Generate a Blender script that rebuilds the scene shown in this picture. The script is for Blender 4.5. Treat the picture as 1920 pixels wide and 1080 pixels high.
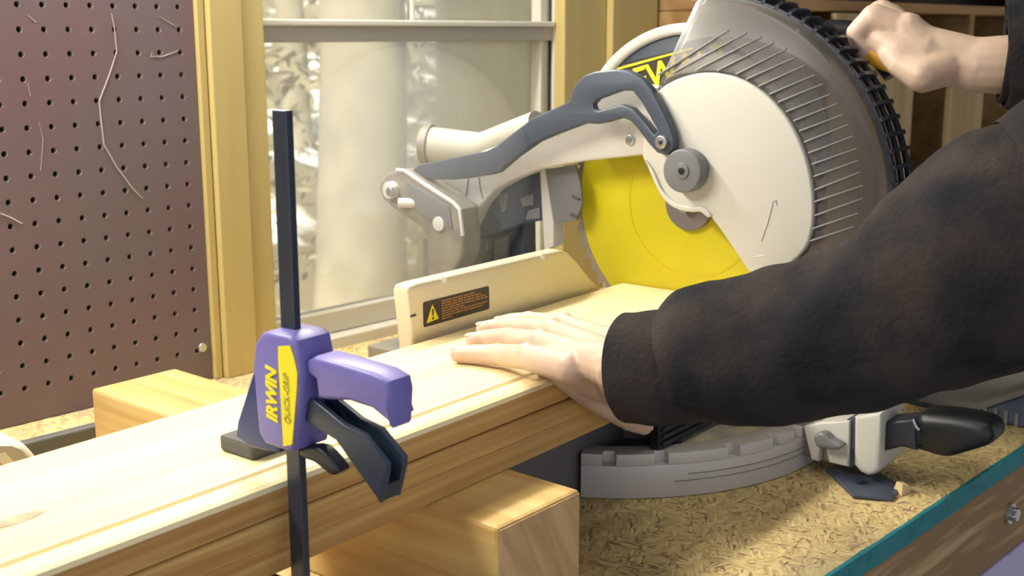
import bpy, bmesh, math, random
import numpy as np
from mathutils import Vector, Matrix, noise

random.seed(7)
SC = bpy.context.scene
COL = SC.collection
for o in list(bpy.data.objects):
    bpy.data.objects.remove(o)

# ------------------------------------------------------------------ camera
FPX = 2250.0
PIT = math.radians(12.05)
AZ = math.radians(42.9)
CAM = np.array([0.0, 0.0, 0.403])          # bench top is z = 0, the wall runs along X
HV = np.array([math.cos(AZ), math.sin(AZ), 0.0])
RV = np.array([math.sin(AZ), -math.cos(AZ), 0.0])
ZV = np.array([0.0, 0.0, 1.0])
FW = HV * math.cos(PIT) - ZV * math.sin(PIT)
UP = HV * math.sin(PIT) + ZV * math.cos(PIT)
cam = bpy.data.cameras.new('camera')
cam.sensor_width = 36.0
cam.lens = FPX / 1920 * 36.0
cam.clip_start = 0.02
cam.dof.use_dof = True
cam.dof.focus_distance = 0.90
cam.dof.aperture_fstop = 13.0
co = bpy.data.objects.new('camera', cam)
COL.objects.link(co)
co.matrix_world = Matrix(((RV[0], UP[0], -FW[0], CAM[0]), (RV[1], UP[1], -FW[1], CAM[1]),
                          (RV[2], UP[2], -FW[2], CAM[2]), (0, 0, 0, 1)))
SC.camera = co

# ------------------------------------------------------------------ world, lamps, exposure
SC.view_settings.view_transform = 'Standard'
SC.view_settings.look = 'None'
SC.view_settings.exposure = 0.0
SC.view_settings.gamma = 1.0
SC.view_settings.use_curve_mapping = False
w = bpy.data.worlds.new('overcast_sky')
SC.world = w
w.use_nodes = True
bg = w.node_tree.nodes['Background']
bg.inputs[0].default_value = (0.82, 0.92, 1.10, 1)
bg.inputs[1].default_value = 0.86


def area(name, loc, target, size, power, color):
    l = bpy.data.lights.new(name, 'AREA')
    l.shape = 'RECTANGLE'
    l.size, l.size_y = size
    l.energy = power
    l.color = color
    o = bpy.data.objects.new(name, l)
    COL.objects.link(o)
    o.location = loc
    o.rotation_euler = (Vector(target) - Vector(loc)).to_track_quat('-Z', 'Y').to_euler()
    return o


area('shop_light', (0.02, 1.02, 0.84), (0.35, 0.55, 0.1), (0.60, 0.07), 14.5, (1.0, 0.95, 0.82))
area('added_window_light', (0.80, 1.13, 0.84), (0.82, 0.40, 0), (0.55, 0.06), 12.0, (1.0, 0.95, 0.84))  # added unseen lamp, stands in for daylight through the window
area('ceiling_lamp', (0.55, 0.3, 1.8), (0.7, 0.6, 0), (1.2, 0.35), 5.0, (1.0, 0.95, 0.86))
sun = bpy.data.lights.new('sun', 'SUN')
sun.energy = 14.0
sun.angle = math.radians(2)
sun.color = (1, 0.95, 0.85)
so = bpy.data.objects.new('sun', sun)
COL.objects.link(so)
so.location = (3, 8, 6)
so.rotation_euler = (Vector((0.75, 0.35, -0.62))).to_track_quat('-Z', 'Y').to_euler()

# ------------------------------------------------------------------ frames of the place
BA = math.radians(4.7)                      # the saw and the planks sit 4.7 degrees off the wall
D = np.array([math.cos(BA), math.sin(BA), 0.0])
P = np.array([-D[1], D[0], 0.0])


def ray(u, v):
    return FW * FPX + RV * (u - 960) + UP * (540 - v)


def on_z(u, v, z):
    d = ray(u, v)
    return CAM + d * ((z - CAM[2]) / d[2])


def on_plane(u, v, pt, n):
    d = ray(u, v)
    return CAM + d * (np.dot(np.asarray(pt) - CAM, n) / np.dot(d, n))


def on_s(u, v, s):                           # plane parallel to the saw blade
    return on_plane(u, v, D * s, D)


def on_p(u, v, p):                           # plane parallel to the fence
    return on_plane(u, v, P * p, P)


def on_wall(u, v, y):
    return on_plane(u, v, (0, y, 0), np.array([0, 1.0, 0]))


def at_depth(u, v, dep):
    return CAM + ray(u, v) * dep / FPX


def W(s, p, z):
    return D * s + P * p + ZV * z


# ------------------------------------------------------------------ materials
def lin(c):
    def f(x):
        x /= 255.0
        return x / 12.92 if x <= 0.04045 else ((x + 0.055) / 1.055) ** 2.4
    return (f(c[0]), f(c[1]), f(c[2]), 1)


def mat(name, rgb, rough=0.5, metal=0.0, var=0.0, vscale=40, bump=0.0, bscale=300, spec=0.5, rgb2=None, coat=0.0):
    m = bpy.data.materials.new(name)
    m.use_nodes = True
    nt = m.node_tree
    b = nt.nodes['Principled BSDF']
    b.inputs['Base Color'].default_value = lin(rgb)
    b.inputs['Roughness'].default_value = rough
    b.inputs['Metallic'].default_value = metal
    b.inputs['Specular IOR Level'].default_value = spec
    b.inputs['Coat Weight'].default_value = coat
    tc = nt.nodes.new('ShaderNodeTexCoord')
    if var > 0 or rgb2:
        n = nt.nodes.new('ShaderNodeTexNoise')
        n.inputs['Scale'].default_value = vscale
        n.inputs['Detail'].default_value = 5
        nt.links.new(tc.outputs['Object'], n.inputs['Vector'])
        r = nt.nodes.new('ShaderNodeValToRGB')
        a = lin(rgb)
        c2 = lin(rgb2) if rgb2 else tuple(min(1, x * (1 - var)) for x in a[:3]) + (1,)
        r.color_ramp.elements[0].color = c2
        r.color_ramp.elements[1].color = a
        r.color_ramp.elements[0].position = 0.35
        r.color_ramp.elements[1].position = 0.65
        nt.links.new(n.outputs['Fac'], r.inputs[0])
        nt.links.new(r.outputs[0], b.inputs['Base Color'])
    if bump > 0:
        n2 = nt.nodes.new('ShaderNodeTexNoise')
        n2.inputs['Scale'].default_value = bscale
        n2.inputs['Detail'].default_value = 4
        nt.links.new(tc.outputs['Object'], n2.inputs['Vector'])
        bp = nt.nodes.new('ShaderNodeBump')
        bp.inputs['Strength'].default_value = bump
        bp.inputs['Distance'].default_value = 0.002
        nt.links.new(n2.outputs['Fac'], bp.inputs['Height'])
        nt.links.new(bp.outputs[0], b.inputs['Normal'])
    return m


def wood(name, light, dark, rot=0.0, scale=(3, 60, 60), rough=0.55, contrast=(0.35, 0.7), ringy=False, axis_rot=(0, 0, 0)):
    """long-grained wood: noise stretched along one axis of the object's own space"""
    m = bpy.data.materials.new(name)
    m.use_nodes = True
    nt = m.node_tree
    b = nt.nodes['Principled BSDF']
    b.inputs['Roughness'].default_value = rough
    b.inputs['Specular IOR Level'].default_value = 0.3
    tc = nt.nodes.new('ShaderNodeTexCoord')
    mp0 = nt.nodes.new('ShaderNodeMapping')
    mp0.inputs['Rotation'].default_value = (axis_rot[0], axis_rot[1], -rot)
    mp = nt.nodes.new('ShaderNodeMapping')
    mp.inputs['Scale'].default_value = scale
    nt.links.new(tc.outputs['Object'], mp0.inputs[0])
    nt.links.new(mp0.outputs[0], mp.inputs[0])
    n = nt.nodes.new('ShaderNodeTexNoise')
    n.inputs['Scale'].default_value = 1.0
    n.inputs['Detail'].default_value = 6
    n.inputs['Distortion'].default_value = 0.6
    nt.links.new(mp.outputs[0], n.inputs['Vector'])
    fac = n.outputs['Fac']
    if ringy:
        wv = nt.nodes.new('ShaderNodeTexWave')
        wv.wave_type = 'BANDS'
        wv.bands_direction = 'Y'
        wv.inputs['Scale'].default_value = 0.6
        wv.inputs['Distortion'].default_value = 6.0
        wv.inputs['Detail'].default_value = 2
        nt.links.new(mp.outputs[0], wv.inputs['Vector'])
        mx = nt.nodes.new('ShaderNodeMix')
        mx.inputs[0].default_value = 0.45
        nt.links.new(n.outputs['Fac'], mx.inputs[2])
        nt.links.new(wv.outputs['Fac'], mx.inputs[3])
        fac = mx.outputs[0]
    r = nt.nodes.new('ShaderNodeValToRGB')
    r.color_ramp.elements[0].position, r.color_ramp.elements[1].position = contrast
    r.color_ramp.elements[0].color = lin(dark)
    r.color_ramp.elements[1].color = lin(light)
    nt.links.new(fac, r.inputs[0])
    nt.links.new(r.outputs[0], b.inputs['Base Color'])
    bp = nt.nodes.new('ShaderNodeBump')
    bp.inputs['Strength'].default_value = 0.15
    bp.inputs['Distance'].default_value = 0.001
    nt.links.new(fac, bp.inputs['Height'])
    nt.links.new(bp.outputs[0], b.inputs['Normal'])
    return m


def osb_material():
    m = bpy.data.materials.new('strand_board')
    m.use_nodes = True
    nt = m.node_tree
    b = nt.nodes['Principled BSDF']
    b.inputs['Roughness'].default_value = 0.8
    b.inputs['Specular IOR Level'].default_value = 0.2
    tc = nt.nodes.new('ShaderNodeTexCoord')
    # every flake takes its own direction: a coarse cell field turns the fine stretched noise
    facs = []
    for k, ang in enumerate((0.25, 1.35, -0.6)):
        mp = nt.nodes.new('ShaderNodeMapping')
        mp.inputs['Rotation'].default_value = (0, 0, ang)
        mp2 = nt.nodes.new('ShaderNodeMapping')
        mp2.inputs['Scale'].default_value = (95, 400, 60)
        mp2.inputs['Location'].default_value = (k * 7, k * 3, 0)
        nt.links.new(tc.outputs['Object'], mp.inputs[0])
        nt.links.new(mp.outputs[0], mp2.inputs[0])
        v = nt.nodes.new('ShaderNodeTexVoronoi')
        v.inputs['Scale'].default_value = 1.0
        nt.links.new(mp2.outputs[0], v.inputs['Vector'])
        sp = nt.nodes.new('ShaderNodeSeparateColor')
        nt.links.new(v.outputs['Color'], sp.inputs[0])
        facs.append(sp.outputs[0])
    sel = nt.nodes.new('ShaderNodeTexVoronoi')
    sel.inputs['Scale'].default_value = 80
    nt.links.new(tc.outputs['Object'], sel.inputs['Vector'])
    ss = nt.nodes.new('ShaderNodeSeparateColor')
    nt.links.new(sel.outputs['Color'], ss.inputs[0])
    g1 = nt.nodes.new('ShaderNodeMath'); g1.operation = 'GREATER_THAN'; g1.inputs[1].default_value = 0.4
    g2 = nt.nodes.new('ShaderNodeMath'); g2.operation = 'GREATER_THAN'; g2.inputs[1].default_value = 0.5
    nt.links.new(ss.outputs[0], g1.inputs[0]); nt.links.new(ss.outputs[1], g2.inputs[0])
    m1 = nt.nodes.new('ShaderNodeMix'); m2 = nt.nodes.new('ShaderNodeMix')
    nt.links.new(g1.outputs[0], m1.inputs[0]); nt.links.new(facs[0], m1.inputs[2]); nt.links.new(facs[1], m1.inputs[3])
    nt.links.new(g2.outputs[0], m2.inputs[0]); nt.links.new(m1.outputs[0], m2.inputs[2]); nt.links.new(facs[2], m2.inputs[3])
    r = nt.nodes.new('ShaderNodeValToRGB')
    cr = r.color_ramp
    cr.elements[0].position, cr.elements[0].color = 0.0, lin((140, 118, 86))
    cr.elements[1].position, cr.elements[1].color = 1.0, lin((226, 206, 152))
    for pos, c in ((0.12, (182, 156, 108)), (0.45, (204, 180, 124)), (0.8, (216, 192, 134))):
        e = cr.elements.new(pos); e.color = lin(c)
    nt.links.new(m2.outputs[0], r.inputs[0])
    # grey worn patches
    n = nt.nodes.new('ShaderNodeTexNoise'); n.inputs['Scale'].default_value = 9; n.inputs['Detail'].default_value = 6
    nt.links.new(tc.outputs['Object'], n.inputs['Vector'])
    rr = nt.nodes.new('ShaderNodeValToRGB'); rr.color_ramp.elements[0].position = 0.52; rr.color_ramp.elements[1].position = 0.72
    rr.color_ramp.elements[1].color = (0.55, 0.55, 0.55, 1)
    nt.links.new(n.outputs['Fac'], rr.inputs[0])
    mc = nt.nodes.new('ShaderNodeMix'); mc.data_type = 'RGBA'
    nt.links.new(rr.outputs[0], mc.inputs[0]); nt.links.new(r.outputs[0], mc.inputs[6]); mc.inputs[7].default_value = lin((128, 118, 108))
    nt.links.new(mc.outputs[2], b.inputs['Base Color'])
    bp = nt.nodes.new('ShaderNodeBump'); bp.inputs['Strength'].default_value = 0.5; bp.inputs['Distance'].default_value = 0.002
    nt.links.new(m2.outputs[0], bp.inputs['Height']); nt.links.new(bp.outputs[0], b.inputs['Normal'])
    return m


def film_material(name, tint, film_col, film, rough=0.3, noise_amt=0.0, nscale=3.0):
    """a see-through sheet with a veil of dust, haze or smoke tint on it"""
    m = bpy.data.materials.new(name)
    m.use_nodes = True
    nt = m.node_tree
    nt.nodes.remove(nt.nodes['Principled BSDF'])
    out = nt.nodes['Material Output']
    tr = nt.nodes.new('ShaderNodeBsdfTransparent'); tr.inputs[0].default_value = tint
    gl = nt.nodes.new('ShaderNodeBsdfGlossy'); gl.inputs['Roughness'].default_value = rough
    fr = nt.nodes.new('ShaderNodeFresnel'); fr.inputs[0].default_value = 1.45
    m1 = nt.nodes.new('ShaderNodeMixShader')
    nt.links.new(fr.outputs[0], m1.inputs[0]); nt.links.new(tr.outputs[0], m1.inputs[1]); nt.links.new(gl.outputs[0], m1.inputs[2])
    df = nt.nodes.new('ShaderNodeBsdfDiffuse'); df.inputs[0].default_value = film_col
    tl = nt.nodes.new('ShaderNodeBsdfTranslucent'); tl.inputs[0].default_value = film_col
    m2 = nt.nodes.new('ShaderNodeMixShader'); m2.inputs[0].default_value = 0.5
    nt.links.new(df.outputs[0], m2.inputs[1]); nt.links.new(tl.outputs[0], m2.inputs[2])
    m3 = nt.nodes.new('ShaderNodeMixShader'); m3.inputs[0].default_value = film
    if noise_amt > 0:
        tc = nt.nodes.new('ShaderNodeTexCoord')
        n = nt.nodes.new('ShaderNodeTexNoise'); n.inputs['Scale'].default_value = nscale; n.inputs['Detail'].default_value = 3
        nt.links.new(tc.outputs['Object'], n.inputs['Vector'])
        mr = nt.nodes.new('ShaderNodeMapRange')
        mr.inputs[1].default_value, mr.inputs[2].default_value = 0.3, 0.7
        mr.inputs[3].default_value, mr.inputs[4].default_value = film - noise_amt, film + noise_amt
        nt.links.new(n.outputs['Fac'], mr.inputs[0]); nt.links.new(mr.outputs[0], m3.inputs[0])
    nt.links.new(m1.outputs[0], m3.inputs[1]); nt.links.new(m2.outputs[0], m3.inputs[2])
    nt.links.new(m3.outputs[0], out.inputs[0])
    return m


M = {}
M['pegboard'] = mat('pegboard_brown', (106, 98, 99), 0.42, rgb2=(116, 91, 94), vscale=4, bump=0.1, bscale=60, spec=0.4)
M['peg_hole'] = mat('hole_wall', (170, 155, 145), 0.8)
M['scratch'] = mat('scratch', (185, 172, 165), 0.8)
M['casing'] = wood('casing_yellow', (194, 175, 114), (187, 167, 108), scale=(60, 60, 3), rough=0.5)
M['wall'] = mat('wall_dark', (66, 56, 50), 0.9, var=0.3, vscale=6)
M['ceiling'] = mat('ceiling', (170, 160, 140), 0.9)
M['floor'] = mat('floor_concrete', (105, 102, 100), 0.9, var=0.2, vscale=8)
M['aluminium_white'] = mat('window_frame_paint', (205, 200, 184), 0.45)
M['aluminium_grey'] = mat('window_rail', (168, 162, 146), 0.45)
M['osb'] = osb_material()
M['teal'] = mat('teal_paint', (30, 128, 134), 0.7, var=0.25, vscale=60, bump=0.3, bscale=200)
M['apron'] = wood('apron_wood', (192, 160, 116), (146, 116, 80), scale=(9, 90, 90), ringy=True, rough=0.75)
M['lavender'] = mat('lavender_paint', (190, 178, 212), 0.6)
M['steel'] = mat('zinc_steel', (196, 196, 196), 0.3, metal=0.9)
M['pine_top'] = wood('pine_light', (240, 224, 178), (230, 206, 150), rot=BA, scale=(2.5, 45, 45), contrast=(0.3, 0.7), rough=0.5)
M['pine_front'] = wood('pine_shaded_amber', (212, 172, 104), (172, 126, 70), rot=BA, scale=(2.2, 70, 90), contrast=(0.36, 0.64), rough=0.5)  # darker amber carries the shade of faces out of the top light
M['knot'] = mat('knot', (190, 172, 140), 0.6, var=0.4, vscale=80)
M['timber'] = wood('fir_timber', (214, 186, 124), (184, 146, 86), rot=math.radians(2.8), scale=(60, 4, 60), contrast=(0.3, 0.7))
M['timber_end'] = wood('fir_end', (200, 166, 122), (170, 132, 90), scale=(90, 10, 9), contrast=(0.25, 0.62), axis_rot=(0, math.radians(28), 0))
M['casting'] = mat('cast_aluminium', (210, 206, 200), 0.42, metal=0.15, var=0.08, vscale=12, bump=0.05)
M['casting_dark'] = mat('cast_aluminium_dusty', (146, 140, 128), 0.5, metal=0.2, var=0.35, vscale=30)
M['fence'] = mat('fence_aluminium', (222, 212, 180), 0.36, metal=0.2, var=0.06, vscale=8)  # pale yellow tone holds the reflection of the planks
M['cover'] = mat('cover_paint', (202, 198, 187), 0.4, var=0.03, vscale=6)
M['slate'] = mat('slate_plastic', (68, 76, 90), 0.42, var=0.12, vscale=25)
M['dark'] = mat('dark_plastic', (38, 42, 52), 0.4)
M['black'] = mat('black_rubber', (20, 21, 25), 0.42)
M['grey_plastic'] = mat('grey_plastic', (112, 112, 114), 0.45)
M['highlight_grey'] = mat('highlight_grey', (168, 166, 162), 0.35)  # pale grey that paints highlights on the guard's ribs and lip
M['washer'] = mat('arbor_grey', (116, 110, 112), 0.45, metal=0.2)
M['blade'] = mat('blade_yellow', (208, 194, 26), 0.38, var=0.12, vscale=9)
M['blade_ring'] = mat('blade_yellow_deep', (204, 184, 16), 0.4)
M['tooth'] = mat('blade_steel', (176, 172, 172), 0.28, metal=0.8)
M['yellow'] = mat('yellow_print', (232, 214, 30), 0.5)
M['label_olive'] = mat('label_olive', (166, 158, 60), 0.6)
M['orange'] = mat('trigger_orange', (226, 160, 30), 0.5)
M['label_dark'] = mat('label_dark', (52, 44, 38), 0.5)
M['label_text'] = mat('label_text', (176, 130, 70), 0.6)
M['purple'] = mat('clamp_purple', (112, 104, 172), 0.42, var=0.05, vscale=20)
M['purple_deep'] = mat('clamp_blue', (52, 58, 138), 0.4)
M['navy'] = mat('clamp_jaw_blue', (34, 48, 104), 0.4)
M['pad'] = mat('pad_grey', (84, 82, 80), 0.7)
M['bar'] = mat('bar_steel', (66, 70, 82), 0.32, metal=0.5)
M['lever'] = mat('lever_slate', (42, 52, 70), 0.38)
M['skin'] = mat('skin', (200, 174, 152), 0.5, rgb2=(190, 160, 140), vscale=35, bump=0.12, bscale=160)
M['nail'] = mat('nail', (214, 184, 166), 0.35)
M['sweater'] = mat('sweater_charcoal', (60, 53, 50), 0.95, rgb2=(32, 33, 38), vscale=20, bump=0.6, bscale=260, spec=0.1)
M['jeans'] = mat('jeans', (40, 46, 62), 0.9)
M['hair'] = mat('hair', (60, 46, 36), 0.8)
M['smoke'] = film_material('smoky_plastic', (0.80, 0.79, 0.78, 1), lin((190, 184, 180)), 0.27, rough=0.45)
M['glass'] = film_material('dusty_hazy_glass', (0.95, 0.95, 0.93, 1), lin((234, 226, 196)), 0.27, 0.05, 0.09, 3.5)  # dust film on the pane also stands in for haze in the air
M['snow_sun_patches'] = mat('snow_sun_patches', (250, 248, 242), 0.8, rgb2=(120, 110, 88), vscale=1.3)  # white patches put dappled sun on snow into the ground colour
_r = [n_ for n_ in M['snow_sun_patches'].node_tree.nodes if n_.type == 'VALTORGB'][0].color_ramp
_r.elements[0].position, _r.elements[1].position = 0.50, 0.58
M['bark'] = mat('bark', (158, 150, 128), 0.9, var=0.25, vscale=7, bump=0.8, bscale=14)
M['needles'] = mat('needles', (150, 142, 112), 0.9, var=0.4, vscale=2)
M['cabinet'] = wood('cabinet_plywood', (172, 138, 92), (140, 106, 66), scale=(3, 30, 30), rough=0.7)
M['cabinet_shade'] = mat('cabinet_back', (48, 40, 34), 0.9, var=0.3, vscale=8)  # back panel darkened to hold the shade inside the cabinet
M['panel_tan'] = wood('leaning_panel', (176, 150, 112), (156, 128, 90), scale=(25, 25, 2), rough=0.7)
M['sawdust'] = mat('sawdust', (226, 210, 168), 0.95, rgb2=(150, 146, 142), vscale=26, bump=0.5, bscale=400)
M['pipe'] = mat('dusty_pipe', (182, 176, 158), 0.6, var=0.12, vscale=14)
M['base_shade_grey'] = mat('base_shade_grey', (112, 107, 106), 0.5, var=0.1, vscale=14)  # darker than the other castings, the base's shade is in its colour
M['tray'] = mat('tray_blue_grey', (96, 108, 130), 0.5, var=0.08, vscale=12)
M['tray_lid'] = mat('tray_lid_grey', (140, 138, 134), 0.6)
M['chip'] = mat('wood_chip', (222, 196, 142), 0.8)
M['white_case'] = mat('white_case', (222, 216, 196), 0.45)
M['case_panel'] = mat('case_panel', (176, 172, 152), 0.4)
M['rail_grey'] = mat('rail_grey', (96, 96, 92), 0.6, var=0.2, vscale=30)
M['bolt_dark'] = mat('toolbox_dark', (40, 42, 50), 0.6)


# ------------------------------------------------------------------ object helpers
def link(name, me, m, parent=None, smooth=None, bevel=0.0, seg=2):
    """mesh given in world coordinates -> object whose origin is its parent's (or its own lowest centre)"""
    o = bpy.data.objects.new(name, me)
    COL.objects.link(o)
    if m is not None and not me.materials:
        me.materials.append(m)
    if parent is not None:
        t = parent['_w']
        o.parent = parent
        off = Vector(t)
    else:
        vs = np.array([v.co[:] for v in me.vertices])
        off = Vector(((vs[:, 0].min() + vs[:, 0].max()) / 2, (vs[:, 1].min() + vs[:, 1].max()) / 2, vs[:, 2].min()))
        o.location = off
    me.transform(Matrix.Translation(-off))
    o['_w'] = tuple(off)
    if bevel > 0:
        b = o.modifiers.new('bevel', 'BEVEL')
        b.width = bevel
        b.segments = seg
        b.limit_method = 'ANGLE'
        b.angle_limit = math.radians(40)
    if smooth is not None:
        for pl in me.polygons:
            pl.use_smooth = True
        if smooth < 180:
            me.set_sharp_from_angle(angle=math.radians(smooth))
    return o


def tag(o, label=None, cat=None, group=None, kind=None):
    if label: o['label'] = label
    if cat: o['category'] = cat
    if group: o['group'] = group
    if kind: o['kind'] = kind
    return o


def root(name, loc, label=None, cat=None, group=None, kind=None):
    o = bpy.data.objects.new(name, None)
    o.empty_display_size = 0.05
    COL.objects.link(o)
    o.location = Vector(loc)
    o['_w'] = tuple(float(x) for x in loc)
    return tag(o, label, cat, group, kind)


def from_bm(bm, name='m'):
    bmesh.ops.recalc_face_normals(bm, faces=bm.faces)
    me = bpy.data.meshes.new(name)
    bm.to_mesh(me)
    bm.free()
    return me


def hexa(bm, c8):
    v = [bm.verts.new(Vector(c)) for c in c8]
    for f in ((0, 1, 2, 3), (7, 6, 5, 4), (0, 4, 5, 1), (1, 5, 6, 2), (2, 6, 7, 3), (3, 7, 4, 0)):
        bm.faces.new([v[i] for i in f])
    return v


def add_box(bm, x0, x1, y0, y1, z0, z1):
    return hexa(bm, [(x0, y0, z0), (x1, y0, z0), (x1, y1, z0), (x0, y1, z0), (x0, y0, z1), (x1, y0, z1), (x1, y1, z1), (x0, y1, z1)])


def add_boxs(bm, s0, s1, p0, p1, z0, z1):     # box in the saw's own axes
    return hexa(bm, [W(s0, p0, z0), W(s1, p0, z0), W(s1, p1, z0), W(s0, p1, z0), W(s0, p0, z1), W(s1, p0, z1), W(s1, p1, z1), W(s0, p1, z1)])


def box(name, m, parent, *b, bevel=0.002):
    bm = bmesh.new(); add_box(bm, *b)
    return link(name, from_bm(bm), m, parent, bevel=bevel)


def boxs(name, m, parent, *b, bevel=0.002):
    bm = bmesh.new(); add_boxs(bm, *b)
    return link(name, from_bm(bm), m, parent, bevel=bevel)


def catmull(pts, n=5):
    pts = [np.asarray(q, float) for q in pts]
    out = []
    k = len(pts)
    for i in range(k):
        p0, p1, p2, p3 = pts[i - 1], pts[i], pts[(i + 1) % k], pts[(i + 2) % k]
        for j in range(n):
            t = j / n
            out.append(0.5 * ((2 * p1) + (-p0 + p2) * t + (2 * p0 - 5 * p1 + 4 * p2 - p3) * t * t + (-p0 + 3 * p1 - 3 * p2 + p3) * t ** 3))
    return out


def plate_mesh(outline, holes, ex, ey, ez, org, t0, t1, bevel=0.0, smooth_n=0):
    """2-D outline (with holes) in the frame ex, ey extruded along ez from t0 to t1; returns a world mesh"""
    cu = bpy.data.curves.new('c', 'CURVE')
    cu.dimensions = '2D'
    cu.fill_mode = 'BOTH'
    h = abs(t1 - t0) / 2
    bevel = min(bevel, h * 0.9)
    cu.extrude = h - bevel
    cu.bevel_depth = bevel
    cu.bevel_resolution = 2
    cu.offset = -bevel
    for loop in [outline] + list(holes):
        pts = catmull(loop, smooth_n) if smooth_n else loop
        sp = cu.splines.new('POLY')
        sp.points.add(len(pts) - 1)
        for i, q in enumerate(pts):
            sp.points[i].co = (q[0], q[1], 0, 1)
        sp.use_cyclic_u = True
    ob = bpy.data.objects.new('c', cu)
    me = bpy.data.meshes.new_from_object(ob)
    bpy.data.objects.remove(ob)
    bpy.data.curves.remove(cu)
    me.materials.clear()
    o = np.asarray(org) + np.asarray(ez) * (t0 + t1) / 2
    mx = Matrix(((ex[0], ey[0], ez[0], o[0]), (ex[1], ey[1], ez[1], o[1]), (ex[2], ey[2], ez[2], o[2]), (0, 0, 0, 1)))
    me.transform(mx)
    bm = bmesh.new(); bm.from_mesh(me)
    bmesh.ops.remove_doubles(bm, verts=bm.verts, dist=1e-5)
    bmesh.ops.recalc_face_normals(bm, faces=bm.faces)
    bm.to_mesh(me); bm.free()
    return me


def plate_s(name, m, parent, px, s0, s1, holes=(), bevel=0.0015, smooth_n=0, trace=None):
    """outline read on the plane s0 (parallel to the blade), given real thickness s0..s1"""
    tr = s0 if trace is None else trace
    f = lambda q: ((lambda w_: (float(w_ @ P), float(w_[2])))(on_s(q[0], q[1], tr)))
    me = plate_mesh([f(q) for q in px], [[f(q) for q in hh] for hh in holes], P, ZV, D, (0, 0, 0), s0, s1, bevel, smooth_n)
    return link(name, me, m, parent, smooth=40)


def plate_pz(name, m, parent, pts, s0, s1, holes=(), bevel=0.0015):
    return link(name, plate_mesh(pts, holes, P, ZV, D, (0, 0, 0), s0, s1, bevel), m, parent, smooth=40)


def circle(c, r, n=48, a0=0.0, a1=2 * math.pi):
    full = abs(a1 - a0 - 2 * math.pi) < 1e-6
    k = n if full else n + 1
    return [(c[0] + r * math.cos(a0 + (a1 - a0) * i / n), c[1] + r * math.sin(a0 + (a1 - a0) * i / n)) for i in range(k)]


def tube_mesh(pts, rad, n=16, cap=True, squash=None):
    """tapered tube through world points"""
    bm = bmesh.new()
    pts = [Vector(q) for q in pts]
    rings = []
    up = Vector((0, 0, 1))
    prev = None
    for i, q in enumerate(pts):
        t = (pts[min(i + 1, len(pts) - 1)] - pts[max(i - 1, 0)]).normalized()
        if prev is None:
            a = t.cross(up)
            if a.length < 1e-3: a = t.cross(Vector((1, 0, 0)))
            a.normalize()
        else:
            a = (prev - t * prev.dot(t)).normalized()
        prev = a
        b = t.cross(a)
        r = rad[i] if hasattr(rad, '__len__') else rad
        rings.append([bm.verts.new(q + (a * math.cos(2 * math.pi * k / n) + b * math.sin(2 * math.pi * k / n)) * r) for k in range(n)])
    for i in range(len(rings) - 1):
        for k in range(n):
            bm.faces.new((rings[i][k], rings[i][(k + 1) % n], rings[i + 1][(k + 1) % n], rings[i + 1][k]))
    if cap:
        bm.faces.new(rings[0]); bm.faces.new(rings[-1])
    return from_bm(bm)


def tube(name, m, parent, pts, rad, n=16, smooth=40):
    return link(name, tube_mesh(pts, rad, n), m, parent, smooth=smooth)


def cyl(name, m, parent, a, b, r, n=32, bevel=0.0):
    return link(name, tube_mesh([a, b], r, n), m, parent, smooth=40, bevel=bevel)


def text_mesh(body, size, shear=0.0, offset=0.0, extrude=0.0003, align='CENTER'):
    cu = bpy.data.curves.new('t', 'FONT')
    cu.body = body
    cu.size = size
    cu.shear = shear
    cu.offset = offset
    cu.extrude = extrude
    cu.align_x = align
    cu.align_y = 'CENTER'
    ob = bpy.data.objects.new('t', cu)
    me = bpy.data.meshes.new_from_object(ob)
    bpy.data.objects.remove(ob)
    me.materials.clear()
    return me


def place_text(name, m, parent, body, size, org, ex, ey, shear=0.0, offset=0.0, sx=1.0):
    me = text_mesh(body, size, shear, offset)
    ez = np.cross(ex, ey)
    mx = Matrix(((ex[0] * sx, ey[0], ez[0], org[0]), (ex[1] * sx, ey[1], ez[1], org[1]), (ex[2] * sx, ey[2], ez[2], org[2]), (0, 0, 0, 1)))
    me.transform(mx)
    return link(name, me, m, parent)


def struct(o):
    o['kind'] = 'structure'
    return o


# ================================================================== THE SETTING
struct(box('floor', M['floor'], None, -3.0, 4.2, -3.2, 1.45, -0.95, -0.90, bevel=0))
struct(box('ceiling', M['ceiling'], None, -3.0, 4.2, -1.6, 1.45, 1.95, 2.0, bevel=0))
WY = 1.2
wx0 = on_wall(475, 300, WY)[0]              # window opening left
wx1 = on_wall(1040, 200, WY)[0]
wz0 = on_wall(660, 640, WY)[2]
bm = bmesh.new()
add_box(bm, -3.0, wx0 + 0.002, WY + 0.006, WY + 0.10, -0.9, 1.95)
add_box(bm, wx1 - 0.002, 4.2, WY + 0.006, WY + 0.10, -0.9, 1.95)
add_box(bm, wx0, wx1, WY + 0.006, WY + 0.10, -0.9, wz0)
add_box(bm, wx0, wx1, WY + 0.006, WY + 0.10, 1.1, 1.95)
struct(link('wall_back', from_bm(bm), M['wall']))
struct(box('wall_right', M['wall'], None, 4.1, 4.2, -1.6, 1.3, -0.9, 1.95, bevel=0))

# casing boards left and right of the window
def trim(name, cuts, ytop, thick):
    r = root(name, (cuts[0], WY, 0.0)); r['kind'] = 'structure'
    for (a, b), t in zip(zip(cuts[:-1], cuts[1:]), thick):
        box('casing_board', M['casing'], r, a + 0.0006, b - 0.0006, WY - t, WY + 0.006, 0.0, ytop, bevel=0.0015)
    return r


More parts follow.
